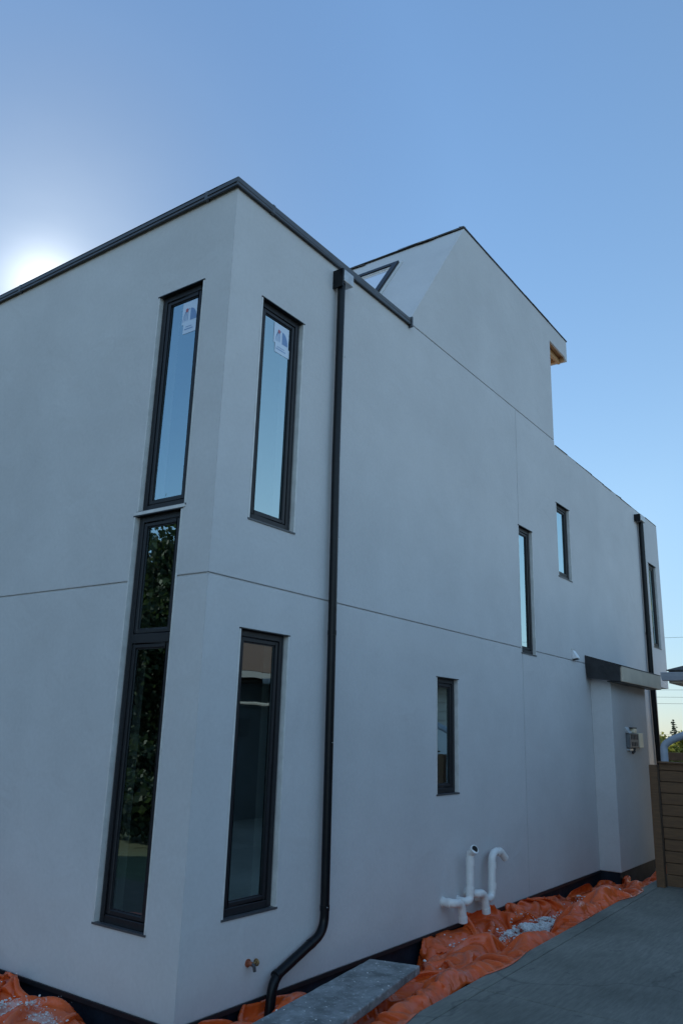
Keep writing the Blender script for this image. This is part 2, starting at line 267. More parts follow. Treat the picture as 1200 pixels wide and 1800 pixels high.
# ------------------------------------------------------------------ mesh helpers
class MB:
    def __init__(s): s.v = []; s.f = []
    def face(s, pts):
        i = len(s.v); s.v += [tuple(p) for p in pts]; s.f.append(tuple(range(i, i + len(pts))))
    def box(s, x0, x1, y0, y1, z0, z1):
        i = len(s.v)
        s.v += [(x0, y0, z0), (x1, y0, z0), (x1, y1, z0), (x0, y1, z0), (x0, y0, z1), (x1, y0, z1), (x1, y1, z1), (x0, y1, z1)]
        s.f += [tuple(i + k for k in q) for q in ((0, 3, 2, 1), (4, 5, 6, 7), (0, 1, 5, 4), (1, 2, 6, 5), (2, 3, 7, 6), (3, 0, 4, 7))]
    def prism(s, poly, vec):
        """poly: list of 3D points, extruded along vec"""
        i = len(s.v); n = len(poly); v = Vector(vec)
        s.v += [tuple(p) for p in poly] + [tuple(Vector(p) + v) for p in poly]
        s.f.append(tuple(i + k for k in range(n))); s.f.append(tuple(i + n + k for k in reversed(range(n))))
        for k in range(n):
            q = (k + 1) % n; s.f.append((i + k, i + q, i + n + q, i + n + k))
    def tube(s, path, r, n=16, caps=True, rings=None):
        P = [Vector(p) for p in path]; rr = r if isinstance(r, (list, tuple)) else [r] * len(P)
        t0 = (P[1] - P[0]).normalized(); a = Vector((0, 0, 1)) if abs(t0.z) < 0.9 else Vector((1, 0, 0))
        u = t0.cross(a).normalized(); i0 = len(s.v)
        for k, p in enumerate(P):
            t = (P[min(k + 1, len(P) - 1)] - P[max(k - 1, 0)]).normalized()
            u = (u - t * u.dot(t)).normalized(); vv = t.cross(u)
            for j in range(n):
                an = 2 * math.pi * j / n; s.v.append(tuple(p + (u * math.cos(an) + vv * math.sin(an)) * rr[k]))
        for k in range(len(P) - 1):
            for j in range(n):
                q = (j + 1) % n; s.f.append((i0 + k * n + j, i0 + k * n + q, i0 + (k + 1) * n + q, i0 + (k + 1) * n + j))
        if caps:
            s.f.append(tuple(i0 + j for j in reversed(range(n)))); e = i0 + (len(P) - 1) * n; s.f.append(tuple(e + j for j in range(n)))
    def build(s, name, material, parent=None, smooth=False, recalc=True, angle=35):
        me = bpy.data.meshes.new(name); me.from_pydata(s.v, [], s.f)
        if recalc:
            bm = bmesh.new(); bm.from_mesh(me); bmesh.ops.remove_doubles(bm, verts=bm.verts, dist=1e-5); bmesh.ops.recalc_face_normals(bm, faces=bm.faces); bm.to_mesh(me); bm.free()
        me.materials.append(material)
        if smooth:
            me.polygons.foreach_set('use_smooth', [True] * len(me.polygons))
            try: me.set_sharp_from_angle(angle=R(angle))
            except Exception: pass
        o = bpy.data.objects.new(name, me); col.objects.link(o)
        if parent: o.parent = parent
        return o

def bevel(o, width, seg=2):
    b = o.modifiers.new('bevel', 'BEVEL'); b.width = width; b.segments = seg; b.limit_method = 'ANGLE'; b.angle_limit = R(40)
    return o
def empty(name, loc=(0, 0, 0), rz=0):
    e = bpy.data.objects.new(name, None); col.objects.link(e); e.location = loc; e.rotation_euler = (0, 0, rz); return e
def tag(o, label, cat, group=None, kind=None):
    o['label'] = label; o['category'] = cat
    if group: o['group'] = group
    if kind: o['kind'] = kind
    return o
def structure(o): o['kind'] = 'structure'; return o
def fillet(path, rad, n=7):
    P = [Vector(p) for p in path]; out = [P[0]]
    for k in range(1, len(P) - 1):
        a, b, c = P[k - 1], P[k], P[k + 1]; d1 = (a - b).normalized(); d2 = (c - b).normalized()
        ang = d1.angle(d2); t = min(rad / math.tan(ang / 2), 0.49 * (a - b).length, 0.49 * (c - b).length)
        p1 = b + d1 * t; p2 = b + d2 * t
        for i in range(n + 1):
            s = i / n; out.append((1 - s) ** 2 * p1 + 2 * s * (1 - s) * b + s * s * p2)
    out.append(P[-1]); return out

# ------------------------------------------------------------------ ground, driveway
DZ = 0.20
g = MB(); g.face([(-900, -900, -0.32), (900, -900, -0.32), (900, 900, -0.32), (-900, 900, -0.32)])
structure(g.build('ground', M['lawn']))
g = MB(); g.box(-4.0, 13, -1.35, 14, -0.5, -0.30); structure(g.build('dirt_trench', M['dirt']))
d = MB()
E0 = (-6.0, -1.50); E1 = (9.0, -1.10)        # line of the slab edge along the trench
def ey(x, off): return E0[1] + (E1[1] - E0[1]) * (x - E0[0]) / (E1[0] - E0[0]) - off
def slab(x0, x1, o0, o1, z1=DZ, z0=-0.31):
    d.prism([(x0, ey(x0, o0), z0), (x1, ey(x1, o0), z0), (x1, ey(x1, o1), z0), (x0, ey(x0, o1), z0)], (0, 0, z1 - z0))
J = [-6.0, -1.9, 1.345, 5.06, 9.0]
for a, b in zip(J[:-1], J[1:]):
    slab(a + 0.004, b - 0.004, 0.0, 0.125)
    slab(a + 0.004, b - 0.004, 0.132, 2.4)
    slab(a + 0.004, b - 0.004, 2.408, 4.7)
slab(-6.0, 9.0, 0.003, 4.69, DZ - 0.018, -0.315)
structure(bevel(d.build('driveway', M['concrete']), 0.006, 2))
bounce_slab = MB(); bounce_slab.box(9.9, 17, -1.35, -0.02, -0.5, -0.27); structure(bounce_slab.build('path', M['concrete']))  # concrete slab added to bounce sunlight onto the far wall
r_ = MB(); r_.box(-21, -14, -120, 120, -0.6, -0.30); structure(r_.build('street', M['asphalt']))

# ------------------------------------------------------------------ the house
house = tag(empty('stucco_house'), 'large modern grey stucco house with narrow black windows and a sloped third storey', 'house')
T = 0.2
WR = [('w2', .376, .931, 3.342, 5.234), ('w3', .365, .93, .551, 2.503), ('w4', 3.317, 3.786, 1.214, 2.352), ('w5', 5.50, 5.965, 2.80, 4.452), ('w6', 6.905, 7.45, 4.018, 5.112), ('w7', 11.75, 12.30, 3.485, 5.11)]
WF = [('w1', .297, .832, 3.405, 5.297), ('wl', .325, .860, .470, 3.372)]
JZ = (2.842, 2.858)

def wall_grid(mb, us, vs, fn, to3d):
    us = sorted(set(round(u, 4) for u in us)); vs = sorted(set(round(v, 4) for v in vs))
    D = {}
    for i in range(len(us) - 1):
        for j in range(len(vs) - 1):
            D[i, j] = fn((us[i] + us[i + 1]) / 2, (vs[j] + vs[j + 1]) / 2)
    for (i, j), dd in D.items():
        u0, u1, v0, v1 = us[i], us[i + 1], vs[j], vs[j + 1]
        if dd is not None: mb.face([to3d(u0, v0, dd), to3d(u1, v0, dd), to3d(u1, v1, dd), to3d(u0, v1, dd)])
        a = T if dd is None else dd
        for ni, nj, e in ((i + 1, j, ((u1, v0), (u1, v1))), (i, j + 1, ((u0, v1), (u1, v1)))):
            if (ni, nj) in D:
                b = T if D[ni, nj] is None else D[ni, nj]
                if abs(a - b) > 1e-6:
                    p, q = e; mb.face([to3d(*p, a), to3d(*q, a), to3d(*q, b), to3d(*p, b)])
def inside(u, v, rects): return any(r[1] < u < r[2] and r[3] < v < r[4] for r in rects)

wl = MB()
def fr(u, v):
    if inside(u, v, WR): return None
    if u > 11.70 and v < 2.75: return None
    if u < 2.71 and v > 6.08: return None
    if u > 6.95 and v > 6.02: return None
    if JZ[0] < v < JZ[1] and u < 8.0: return 0.010
    if 2.71 < u < 6.95 and 6.080 < v: return 0.012
    if 5.522 < u < 5.530 and v < 6.08: return 0.006
    return 0.0
us = [0, 12.6, 11.70, 2.71, 6.95, 8.0, 5.522, 5.530] + [q for r in WR for q in r[1:3]]
vs = [0, 2.75, 6.02, 6.08, 6.092, *JZ] + [q for r in WR for q in r[3:5]]
wall_grid(wl, us, vs, fr, lambda u, v, dd: (u, dd, v))
def ff(u, v):
    if inside(u, v, WF): return None
    if JZ[0] < v < JZ[1]: return 0.010
    return 0.0
wall_grid(wl, [0, 16.0] + [q for r in WF for q in r[1:3]], [0, 6.08, *JZ] + [q for r in WF for q in r[3:5]], ff, lambda u, v, dd: (dd, u, v))
# far walls, soffits and thickness
wl.face([(0, 16, 0), (11.7, 16, 0), (11.7, 16, 2.75), (0, 16, 2.75)]); wl.face([(0, 16, 2.75), (12.6, 16, 2.75), (12.6, 16, 6.02), (0, 16, 6.02)])
wl.face([(11.7, 0, 0), (11.7, 16, 0), (11.7, 16, 2.75), (11.7, 0, 2.75)]); wl.face([(12.6, 0, 2.75), (12.6, 16, 2.75), (12.6, 16, 6.02), (12.6, 0, 6.02)])
wl.face([(11.7, 0, 2.75), (12.6, 0, 2.75), (12.6, 16, 2.75), (11.7, 16, 2.75)])
wl.face([(0, 0, 0), (11.7, 0, 0), (11.7, 16, 0), (0, 16, 0)])
wall = wl.build('wall', M['stucco'], house)

# third storey with the sloped front face
ug = MB()
ug.prism([(2.705, 0, 6.092), (4.05, 0, 8.05), (7.70, 0, 8.05), (7.70, 0, 7.69), (7.655, 0, 7.69), (7.60, 0, 7.735), (6.95, 0, 7.745), (6.95, 0, 6.092)], (0, 0.03, 0))
ug.prism([(2.705, 0.03, 6.092), (4.05, 0.03, 8.05), (6.95, 0.03, 8.05), (6.95, 0.03, 6.00), (2.642, 0.03, 6.00)], (0, 14.0, 0))
ug.box(7.655, 7.70, 0.03, 14.03, 7.69, 8.05)
bevel(ug.build('upper_storey', M['stucco'], house), 0.006, 2)
sf = MB(); sf.box(6.95, 7.655, 0.035, 14.02, 7.76, 7.79)
for k in range(23): sf.box(6.952, 7.653, 0.10 + 0.6 * k, 0.14 + 0.6 * k, 7.66, 7.76)
sf.box(7.61, 7.655, 0.032, 14.01, 7.69, 7.762)
sf.build('soffit', M['wood'], house)
rf = MB(); rf.box(4.02, 7.71, -0.012, 14.05, 8.05, 8.066); rf.build('upper_roof', M['membrane'], house)
# ragged roofing felt along the two visible roof edges
fe = MB()
def ragged(p0, p1, n, outv, h0, h1, dep, hang=0.02, lean=0.0):
    p0 = Vector(p0); p1 = Vector(p1); ov = Vector(outv)
    t = 0.0
    while t < 1.0:
        l = random.uniform(0.5, 1.6) / n; a = p0.lerp(p1, t); b = p0.lerp(p1, min(1, t + l * 1.15)); t += l
        za = random.uniform(h0, h1); zb = za + random.uniform(-0.008, 0.012); drop = random.uniform(0.0, hang); o1 = random.uniform(0.002, dep) + lean * drop
        q = [a + ov * o1 + Vector((0, 0, -drop)), b + ov * (o1 * random.uniform(.6, 1.3)) + Vector((0, 0, -drop * random.uniform(0, 1))), b - ov * 0.06 + Vector((0, 0, zb)), a - ov * 0.06 + Vector((0, 0, za))]
        fe.prism(q, (0, 0, 0.005))
ragged((4.03, 0, 8.066), (7.72, 0, 8.066), 11, (0, -1, 0), 0.008, 0.05, 0.022)
ragged((4.035, -0.01, 8.060), (4.035, 6.0, 8.060), 22, (-1, 0, 0), 0.02, 0.09, 0.03, 0.075, 0.72)
fe.build('roof_felt', M['felt'], house); fe = MB()
ragged((6.98, 0, 6.022), (12.6, 0, 6.022), 13, (0, -1, 0), 0.002, 0.035, 0.014)
fe.build('roof_felt', M['felt'], house)
rs = MB(); rs.box(0.2, 12.4, 0.2, 15.8, 5.93, 6.0); rs.build('roof', M['roof_grey'], house)

# parapet cap flashing
fl = MB()
fl.box(-0.034, 2.715, -0.034, 0.20, 6.075, 6.120); fl.box(-0.034, 2.715, -0.034, -0.020, 6.040, 6.075)
fl.box(-0.034, 0.20, 0.20, 16.0, 6.075, 6.120); fl.box(-0.034, -0.020, -0.020, 16.0, 6.040, 6.075)
for y in (0.31, 2.99, 5.9, 8.8, 11.7, 14.6): fl.box(-0.0375, 0.2, y, y + 0.035, 6.036, 6.1235)
fl.box(0.40, 0.435, -0.0375, 0.2, 6.036, 6.1235)
fl.box(2.70, 2.722, -0.05, 0.06, 6.015, 6.14)
bevel(fl.build('parapet_cap', M['flashing'], house), 0.004, 1)

# foundation and starter strip
fo = MB(); fo.box(0.02, 11.68, 0.02, 15.98, -0.45, -0.004); fo.build('foundation', M['damp'], house)
st = MB(); st.box(-0.010, 0.02, -0.010, 16.0, -0.030, -0.001); st.box(0.02, 8.0, -0.010, 0.02, -0.030, -0.001); st.build('starter_strip', M['black_frame'], house)

# interior (seen dimly through the glass)
inn = MB()
for z0, z1, x1 in ((0.08, 2.70, 11.5), (2.95, 5.85, 12.4)):
    A = [r for r in WR if (r[3] + r[4]) / 2 > z0 and (r[3] + r[4]) / 2 < z1]
    B = [('a', .325, .860, .470, 2.70), ('b', .325, .860, .470, 2.70)] if z0 < 1 else [('w1', .297, .832, 3.405, 5.297), ('t', .325, .860, 2.95, 3.372)]
    def f2(u, v): return None if inside(u, v, A) else 0.0
    def f3(u, v): return None if inside(u, v, B) else 0.0
    def cv(x): return min(max(x, z0), z1)
    mb2 = MB()
    for U, F, fn, t3 in (([T, x1] + [q for r in A for q in r[1:3]], [z0, z1] + [cv(q) for r in A for q in r[3:5]], f2, lambda u, v, dd: (u, T, v)),
                         ([T, 8.8] + [q for r in B for q in r[1:3]], [z0, z1] + [cv(q) for r in B for q in r[3:5]], f3, lambda u, v, dd: (T, u, v))):
        U = sorted(set(U)); F = sorted(set(F))
        for i in range(len(U) - 1):
            for j in range(len(F) - 1):
                if fn((U[i] + U[i + 1]) / 2, (F[j] + F[j + 1]) / 2) is not None:
                    inn.face([t3(U[i], F[j], 0), t3(U[i + 1], F[j], 0), t3(U[i + 1], F[j + 1], 0), t3(U[i], F[j + 1], 0)])
    inn.face([(T, 8.8, z0), (x1, 8.8, z0), (x1, 8.8, z1), (T, 8.8, z1)]); inn.face([(x1, T, z0), (x1, 8.8, z0), (x1, 8.8, z1), (x1, T, z1)])
    inn.face([(T, T, z1), (x1, T, z1), (x1, 8.8, z1), (T, 8.8, z1)]); inn.face([(T, T, z0), (x1, T, z0), (x1, 8.8, z0), (T, 8.8, z0)])
    inn.face([(2.9, T, z0), (2.9, 6, z0), (2.9, 6, z1), (2.9, T, z1)])
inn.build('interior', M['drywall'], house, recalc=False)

# windows: outer frame = the part, sash / pane / sill / sticker = its sub-parts
def ring(mb, P, a0, a1, b0, b1, wd, d0, d1):
    for (u0, u1, v0, v1) in ((a0, a0 + wd, b0, b1), (a1 - wd, a1, b0, b1), (a0 + wd, a1 - wd, b1 - wd, b1), (a0 + wd, a1 - wd, b0, b0 + wd)):
        c = [P(u0, v0, d0), P(u1, v1, d1)]
        mb.box(min(c[0][0], c[1][0]), max(c[0][0], c[1][0]), min(c[0][1], c[1][1]), max(c[0][1], c[1][1]), min(c[0][2], c[1][2]), max(c[0][2], c[1][2]))
def pbox(mb, P, u0, u1, v0, v1, d0, d1):
    c = [P(u0, v0, d0), P(u1, v1, d1)]
    mb.box(min(c[0][0], c[1][0]), max(c[0][0], c[1][0]), min(c[0][1], c[1][1]), max(c[0][1], c[1][1]), min(c[0][2], c[1][2]), max(c[0][2], c[1][2]))
PR = lambda u, v, dd: (u, dd, v)
PF = lambda u, v, dd: (dd, u, v)
def window(P, r, label, sides=(0.012, 0.012), mull=None, sticker=None, trim_far=True):
    _, u0, u1, v0, v1 = r
    fr_ = MB(); e = 0.002
    a0, a1, b0, b1 = u0 + sides[0], u1 - sides[1], v0 + e, v1 - e
    ring(fr_, P, a0, a1, b0, b1, 0.050, 0.034, 0.088)
    cells = [(b0 + .050, b1 - .050)]
    if mull:
        pbox(fr_, P, a0 + .05, a1 - .05, mull - .035, mull + .035, .034, .087); cells = [(b0 + .05, mull - .035), (mull + .035, b1 - .05)]
    f = bevel(fr_.build('window', M['black_frame'], house), 0.003, 1); f['label'] = label
    for c0, c1 in cells:
        s = MB(); ring(s, P, a0 + .053, a1 - .053, c0 + .003, c1 - .003, 0.034, 0.040, 0.082)
        bevel(s.build('sash', M['black_frame'], f), 0.006, 1)
        gsk = MB(); ring(gsk, P, a0 + .0875, a1 - .0875, c0 + .0375, c1 - .0375, 0.006, 0.050, 0.060); gsk.build('gasket', M['black_frame'], f)
        p = MB(); p.face([P(a0 + .086, c0 + .036, .057), P(a1 - .086, c0 + .036, .057), P(a1 - .086, c1 - .036, .057), P(a0 + .086, c1 - .036, .057)])
        if P is PF: p.f = [tuple(reversed(q)) for q in p.f]     # every pane faces outwards
        p.build('pane', M['glass'], f, recalc=False)
        # pale drywall returns inside the opening
    jb = MB()
    for q in ((u0 + .001, u0 + .016, v0 + .001, v1 - .001), (u1 - .016, u1 - .001, v0 + .001, v1 - .001), (u0 + .016, u1 - .016, v1 - .016, v1 - .001), (u0 + .016, u1 - .016, v0 + .001, v0 + .016)): pbox(jb, P, *q, 0.0885, 0.235)
    jb.build('jamb', M['jamb'], f)
    s = MB(); pbox(s, P, u0 - 0.007, u1 + 0.007, v0 - 0.012, v0 + 0.0015, -0.008, 0.034); s.build('sill', M['flashing'], f)
    h = MB(); pbox(h, P, u0 - 0.008, u1 + 0.008, v1 - 0.004, v1 + 0.004, -0.009, 0.034); h.build('head_flashing', M['black_frame'], f)
    tr = MB()
    for (q0, q1) in ((u0 - .004, u0 + .010), (u1 - .010, u1 + .004)): pbox(tr, P, q0, q1, v0 + .002, v1 - .005, -0.004, 0.060)
    tr.build('side_trim', M['metal_trim'], f)
    if sticker:
        su0, su1, sv0, sv1, side = sticker
        st_ = MB(); k = 0.0545; wv = sv1 - sv0
        def rect(mb, x0, x1, y0, y1, dd): mb.face([P(x0, y0, dd), P(x1, y0, dd), P(x1, y1, dd), P(x0, y1, dd)])
        rect(st_, su0, su1, sv0 + 0.30 * wv, sv1, k); rect(st_, su0 + 0.02 * side, su1 + 0.02 * side, sv0, sv0 + 0.30 * wv, k)
        so_ = st_.build('sticker', M['sticker'], f, recalc=False)
        cu = (su0 + su1) / 2; cz = sv0 + 0.58 * wv; rad = 0.075
        bl = MB()
        pts = [P(cu + side * 0.01, cz - 0.055, k - .001)] + [P(cu + side * 0.01 + side * rad * math.sin(an), cz - .055 + 1.5 * rad * math.cos(an), k - .001) for an in [R(x) for x in range(0, 100, 10)]]
        bl.face(pts)
        for an in range(180, 300, 12):       # the pale arch outline on the other half
            q = [(rad * math.sin(R(an)), 1.5 * rad * -math.cos(R(an))) for an in (an - 90 - 90, an - 78 - 90)]
        for i in range(9):
            t0, t1 = R(-10 * i), R(-10 * (i + 1))
            bl.face([P(cu + side * (rad * math.sin(t) * s_), cz - .055 + 1.5 * rad * math.cos(t) * s_, k - .001) for t, s_ in ((t0, 1), (t1, 1), (t1, .93), (t0, .93))])
        for i in range(3): rect(bl, cu - side * (.020 + .016 * i) - .003, cu - side * (.020 + .016 * i) + .003, cz - .05, cz + .035, k - .001)
        rect(bl, su0 + .035, su1 - .035, sv0 + .12 * wv, sv0 + .15 * wv, k - .001); rect(bl, su0 + .05, su1 - .05, sv0 + .20 * wv, sv0 + .22 * wv, k - .001)
        bl.build('emblem', M['sticker_blue'], f, recalc=False)
        rd = MB(); rd.face([P(cu - side * .032 + .016 * math.cos(R(x)), cz + .045 + .018 * math.sin(R(x)), k - .0015) for x in range(0, 360, 20)])
        rd.build('emblem_dot', M['sticker_red'], f, recalc=False)
    return f
window(PF, WF[0], 'tall upper window left of the corner with a white sticker', (0.010, 0.016), sticker=(0.415, 0.585, 4.90, 5.19, -1))
window(PF, WF[1], 'very tall lower window left of the corner, split in two', (0.006, 0.022), mull=2.415)
window(PR, WR[0], 'tall upper window right of the corner with a white sticker', (0.010, 0.022), sticker=(0.605, 0.80, 4.86, 5.13, 1))
window(PR, WR[1], 'tall ground floor window right of the corner', (0.008, 0.022))
window(PR, WR[2], 'short window above the white vent pipes', (0.008, 0.022))
window(PR, WR[3], 'window on the joint line in the middle of the long wall', (0.008, 0.022))
window(PR, WR[4], 'short high window near the far end of the wall', (0.008, 0.022))
window(PR, WR[5], 'window beside the far downspout', (0.008, 0.022))
lt = MB(); lt.box(-0.009, 0.034, 0.293, 0.864, 3.377, 3.402); lt.build('trim_strip', M['metal_trim'], house)

# sloped skylight
sn = Vector((-(8.05 - 6.092), 0, 4.05 - 2.705)).normalized(); su = Vector((0, 1, 0)); sv = Vector((4.05 - 2.705, 0, 8.05 - 6.092)).normalized()
def PS(u, v, dd): return Vector((2.705, 0, 6.092)) + su * u + sv * v + sn * dd
def sbox(mb, u0, u1, v0, v1, d0, d1):
    i = len(mb.v); mb.v += [tuple(PS(u, v, dd)) for dd in (d0, d1) for u, v in ((u0, v0), (u1, v0), (u1, v1), (u0, v1))]
    mb.f += [tuple(i + k for k in q) for q in ((0, 3, 2, 1), (4, 5, 6, 7), (0, 1, 5, 4), (1, 2, 6, 5), (2, 3, 7, 6), (3, 0, 4, 7))]
su0, su1, sv0, sv1 = 0.79, 2.60, 0.55, 1.915
sk = MB()
for q in ((su0, su0 + .075, sv0, sv1), (su1 - .075, su1, sv0, sv1), (su0 + .075, su1 - .075, sv1 - .075, sv1), (su0 + .075, su1 - .075, sv0, sv0 + .075)): sbox(sk, *q, 0.004, 0.050)
skf = sk.build('skylight', M['black_frame'], house)
tr = MB()
for q in ((su0 - .035, su0 - .002, sv0, sv1 + .035), (su0 - .002, su1, sv1 + .002, sv1 + .035)): sbox(tr, *q, 0.003, 0.022)
for q in ((su0 + .077, su0 + .105, sv0 + .08, sv1 - .077), (su0 + .105, su1 - .077, sv1 - .105, sv1 - .077)): sbox(tr, *q, 0.003, 0.030)
tr.build('skylight_trim', M['metal_trim'], skf)
sp = MB(); sbox(sp, su0 + .106, su1 - .08, sv0 + .08, sv1 - .106, 0.004, 0.016)
gm = mat('skylight_glass', (0.78, 0.78, 0.80), 0.06, spec=0.9); gm.node_tree.nodes['Principled BSDF'].inputs['Coat Weight'].default_value = 1.0; gm.node_tree.nodes['Principled BSDF'].inputs['Coat IOR'].default_value = 2.2; gm.node_tree.nodes['Principled BSDF'].inputs['Coat Roughness'].default_value = 0.0; sp.build('pane', gm, skf)

# downspouts
def downspout(path, r, box, collars, label):
    mb = MB(); mb.tube(path, r, 20)
    d_ = mb.build('downspout', M['black_metal'], house, smooth=True); d_['label'] = label
    b = MB(); b.box(*box[0]); o = bevel(b.build('outlet_box', M['galv'], d_), 0.006, 2)
    b = MB(); b.box(*box[1]); b.build('outlet_back', M['black_metal'], d_)
    for p, q in collars:
        c = MB(); c.tube([p, q], r * 1.07, 20); c.build('collar', M['black_metal'], d_, smooth=True)
    return d_
yb = -0.062; r1 = 0.0355
path = fillet([(1.382, yb, 5.86), (1.386, yb, 4.1), (1.415, yb, 2.6), (1.443, yb, 0.315), (0.85, yb - .01, 0.118), (0.80, yb - .02, -0.20)], 0.16, 8)
ds = downspout(path, r1, ((1.345, 1.49, -0.125, -0.002, 5.845, 5.965), (1.325, 1.343, -0.115, -0.002, 5.79, 5.975)),
          [((1.415, yb, 2.60), (1.4155, yb, 2.56)), ((1.441, yb, 0.50), (1.4413, yb, 0.46)), ((1.30, yb - .002, 0.267), (1.265, yb - .002, 0.256)), ((0.90, yb - .008, 0.135), (0.87, yb - .008, 0.125))], 'near downspout with an elbow turning towards the corner')
for z in (5.1, 3.4, 1.7, 0.49):
    scr = MB(); scr.tube([(1.42, yb - .035, z), (1.42, yb - .043, z)], 0.004, 8); scr.build('screw', M['galv'], ds)
downspout([(11.21, yb, 5.80), (11.20, yb, 3.0), (11.30, yb, 1.5), (11.36, yb, -0.3)], 0.046, ((11.02, 11.30, -0.125, -0.002, 5.78, 5.90), (10.995, 11.018, -0.115, -0.002, 5.76, 5.90)),
          [((11.2, yb, 3.7), (11.2, yb, 3.64))], 'far downspout at the end of the long wall')

# bump-out with its small lean-to roof
bo = MB(); bo.box(8.02, 9.81, -0.30, 0.001, 0.0, 2.70); bevel(bo.build('bump_out', M['stucco'], house), 0.008, 2)
bf = MB(); bf.box(8.04, 9.79, -0.28, 0.02, -0.45, -0.002); bf.build('bump_out_foundation', M['damp'], house)
lr = MB()
lr.prism([(7.86, 0.0, 2.960), (7.86, -0.50, 2.812), (7.86, -0.50, 2.600), (7.86, 0.0, 2.655)], (2.12, 0, 0))
lro = lr.build('lean_to_roof', M['stucco'], house)
lc = MB()
lc.prism([(7.835, 0.0, 2.975), (7.835, -0.525, 2.82), (7.835, -0.525, 2.806), (7.835, 0.0, 2.961)], (2.17, 0, 0))
lc.prism([(7.835, 0.0, 2.960), (7.835, -0.503, 2.808), (7.835, -0.500, 2.590), (7.835, -0.02, 2.640), (7.835, 0.0, 2.80)], (0.023, 0, 0))
lc.build('roof_membrane', M['membrane'], lro)
lf = MB(); lf.box(7.865, 9.975, -0.524, -0.501, 2.590, 2.806); bevel(lf.build('fascia', M['fascia'], lro), 0.004, 1)
lf = MB(); lf.box(7.865, 9.97, -0.498, -0.301, 2.585, 2.598); lf.build('underside', M['black_frame'], lro)

# meter box on the bump-out
mb_ = MB(); mb_.box(8.60, 9.06, -0.365, -0.302, 1.665, 1.875); mx_ = bevel(mb_.build('meter_box', M['box_grey'], house), 0.008, 2)
for k in range(5):
    s = MB(); s.box(8.66 + .075 * k, 8.69 + .075 * k, -0.3675, -0.363, 1.785, 1.86); s.build('vent_slot', M['dark'], mx_)
for k in range(4):
    s = MB(); s.box(8.68 + .08 * k, 8.715 + .08 * k, -0.3675, -0.363, 1.69, 1.75); s.build('vent_slot', M['dark'], mx_)
s = MB(); s.box(9.065, 9.27, -0.375, -0.302, 1.665, 1.885); bevel(s.build('side_cover', M['cream'], mx_), 0.006, 1)
s = MB(); s.box(8.86, 8.99, -0.36, -0.302, 1.885, 1.945); bevel(s.build('cap', M['cream'], mx_), 0.006, 1)
s = MB(); s.box(8.80, 9.02, -0.355, -0.302, 1.947, 1.965); s.build('cap_lid', M['iron'], mx_)
s = MB(); s.prism([(8.58, -0.302, 1.88), (8.58, -0.36, 1.88), (8.58, -0.302, 1.965)], (0.16, 0, 0)); s.build('bracket', M['galv'], mx_)
s = MB(); s.box(8.62, 8.78, -0.35, -0.302, 1.625, 1.650); s.build('bracket', M['galv'], mx_)
s = MB(); s.tube([(8.88, -0.335, 1.67), (8.88, -0.335, 1.61), (8.88, -0.302, 1.585)], 0.022, 10); s.build('conduit', M['iron'], mx_, smooth=True)

# small vent hood
vh = MB(); vh.prism([(7.30, 0.0, 3.00), (7.30, -0.010, 3.00), (7.30, -0.075, 2.90), (7.30, -0.075, 2.885), (7.30, 0.0, 2.872)], (0.11, 0, 0))
v_ = bevel(vh.build('vent_hood', M['white_paint'], house), 0.003, 1)
s = MB(); s.box(7.285, 7.425, -0.006, -0.0005, 3.003, 3.018); s.build('flange', M['galv'], v_)
s = MB(); s.box(7.31, 7.40, -0.07, -0.01, 2.866, 2.8715); s.build('louvre', M['dark'], v_)

# white plastic vent pipes
def pvc(path, r, label, collars, openend=None, rad=0.07):
    mb = MB(); pa = fillet(path, rad, 8); mb.tube(pa, r, 20)
    for c0, c1 in collars: mb.tube([c0, c1], r * 1.12, 20)
    o = mb.build('vent_pipe', M['pvc'], house, smooth=True); o['label'] = label
    fl_ = MB(); fl_.tube([(path[0][0], -0.0005, path[0][2]), (path[0][0], -0.010, path[0][2])], r * 1.25, 20); fl_.build('wall_seal', M['chips'], o, smooth=True)
    if openend:
        p = Vector(openend[0]); n = Vector(openend[1]).normalized()
        h = MB(); h.tube([p + n * 0.001, p + n * 0.003], r * 0.84, 20); h.build('opening', M['dark'], o)
    return o
rp = 0.0395
pvc([(3.43, 0.0, 0.235), (3.43, -0.115, 0.235), (3.575, -0.125, 0.225), (3.615, -0.125, 0.045)], rp, 'leftmost white vent pipe, a short elbow turned down', [((3.43, -0.055, .235), (3.43, -0.088, .235)), ((3.603, -0.125, .10), (3.613, -0.125, .047))], ((3.615, -0.125, 0.045), (0.1, 0, -1)), 0.10)
pvc([(3.74, 0.0, 0.205), (3.74, -0.10, 0.205), (3.80, -0.105, 0.225), (3.815, -0.105, 0.645), (3.79, -0.170, 0.690)], rp, 'tall white vent pipe with its open end facing out', [((3.812, -0.105, .53), (3.814, -0.105, .60)), ((3.803, -0.105, .33), (3.805, -0.105, .28)), ((3.797, -.152, .678), (3.790, -.170, .690))], ((3.79, -0.170, 0.690), (-0.5, -1.0, 0.55)), 0.05)
pvc([(3.92, 0.0, 0.255), (3.92, -0.115, 0.255), (4.08, -0.125, 0.245), (4.125, -0.125, 0.050)], rp, 'short white vent pipe elbow beside the tall pipe', [((4.112, -0.125, .105), (4.124, -0.125, .052))], ((4.125, -0.125, 0.050), (0.25, 0, -1)), 0.13)
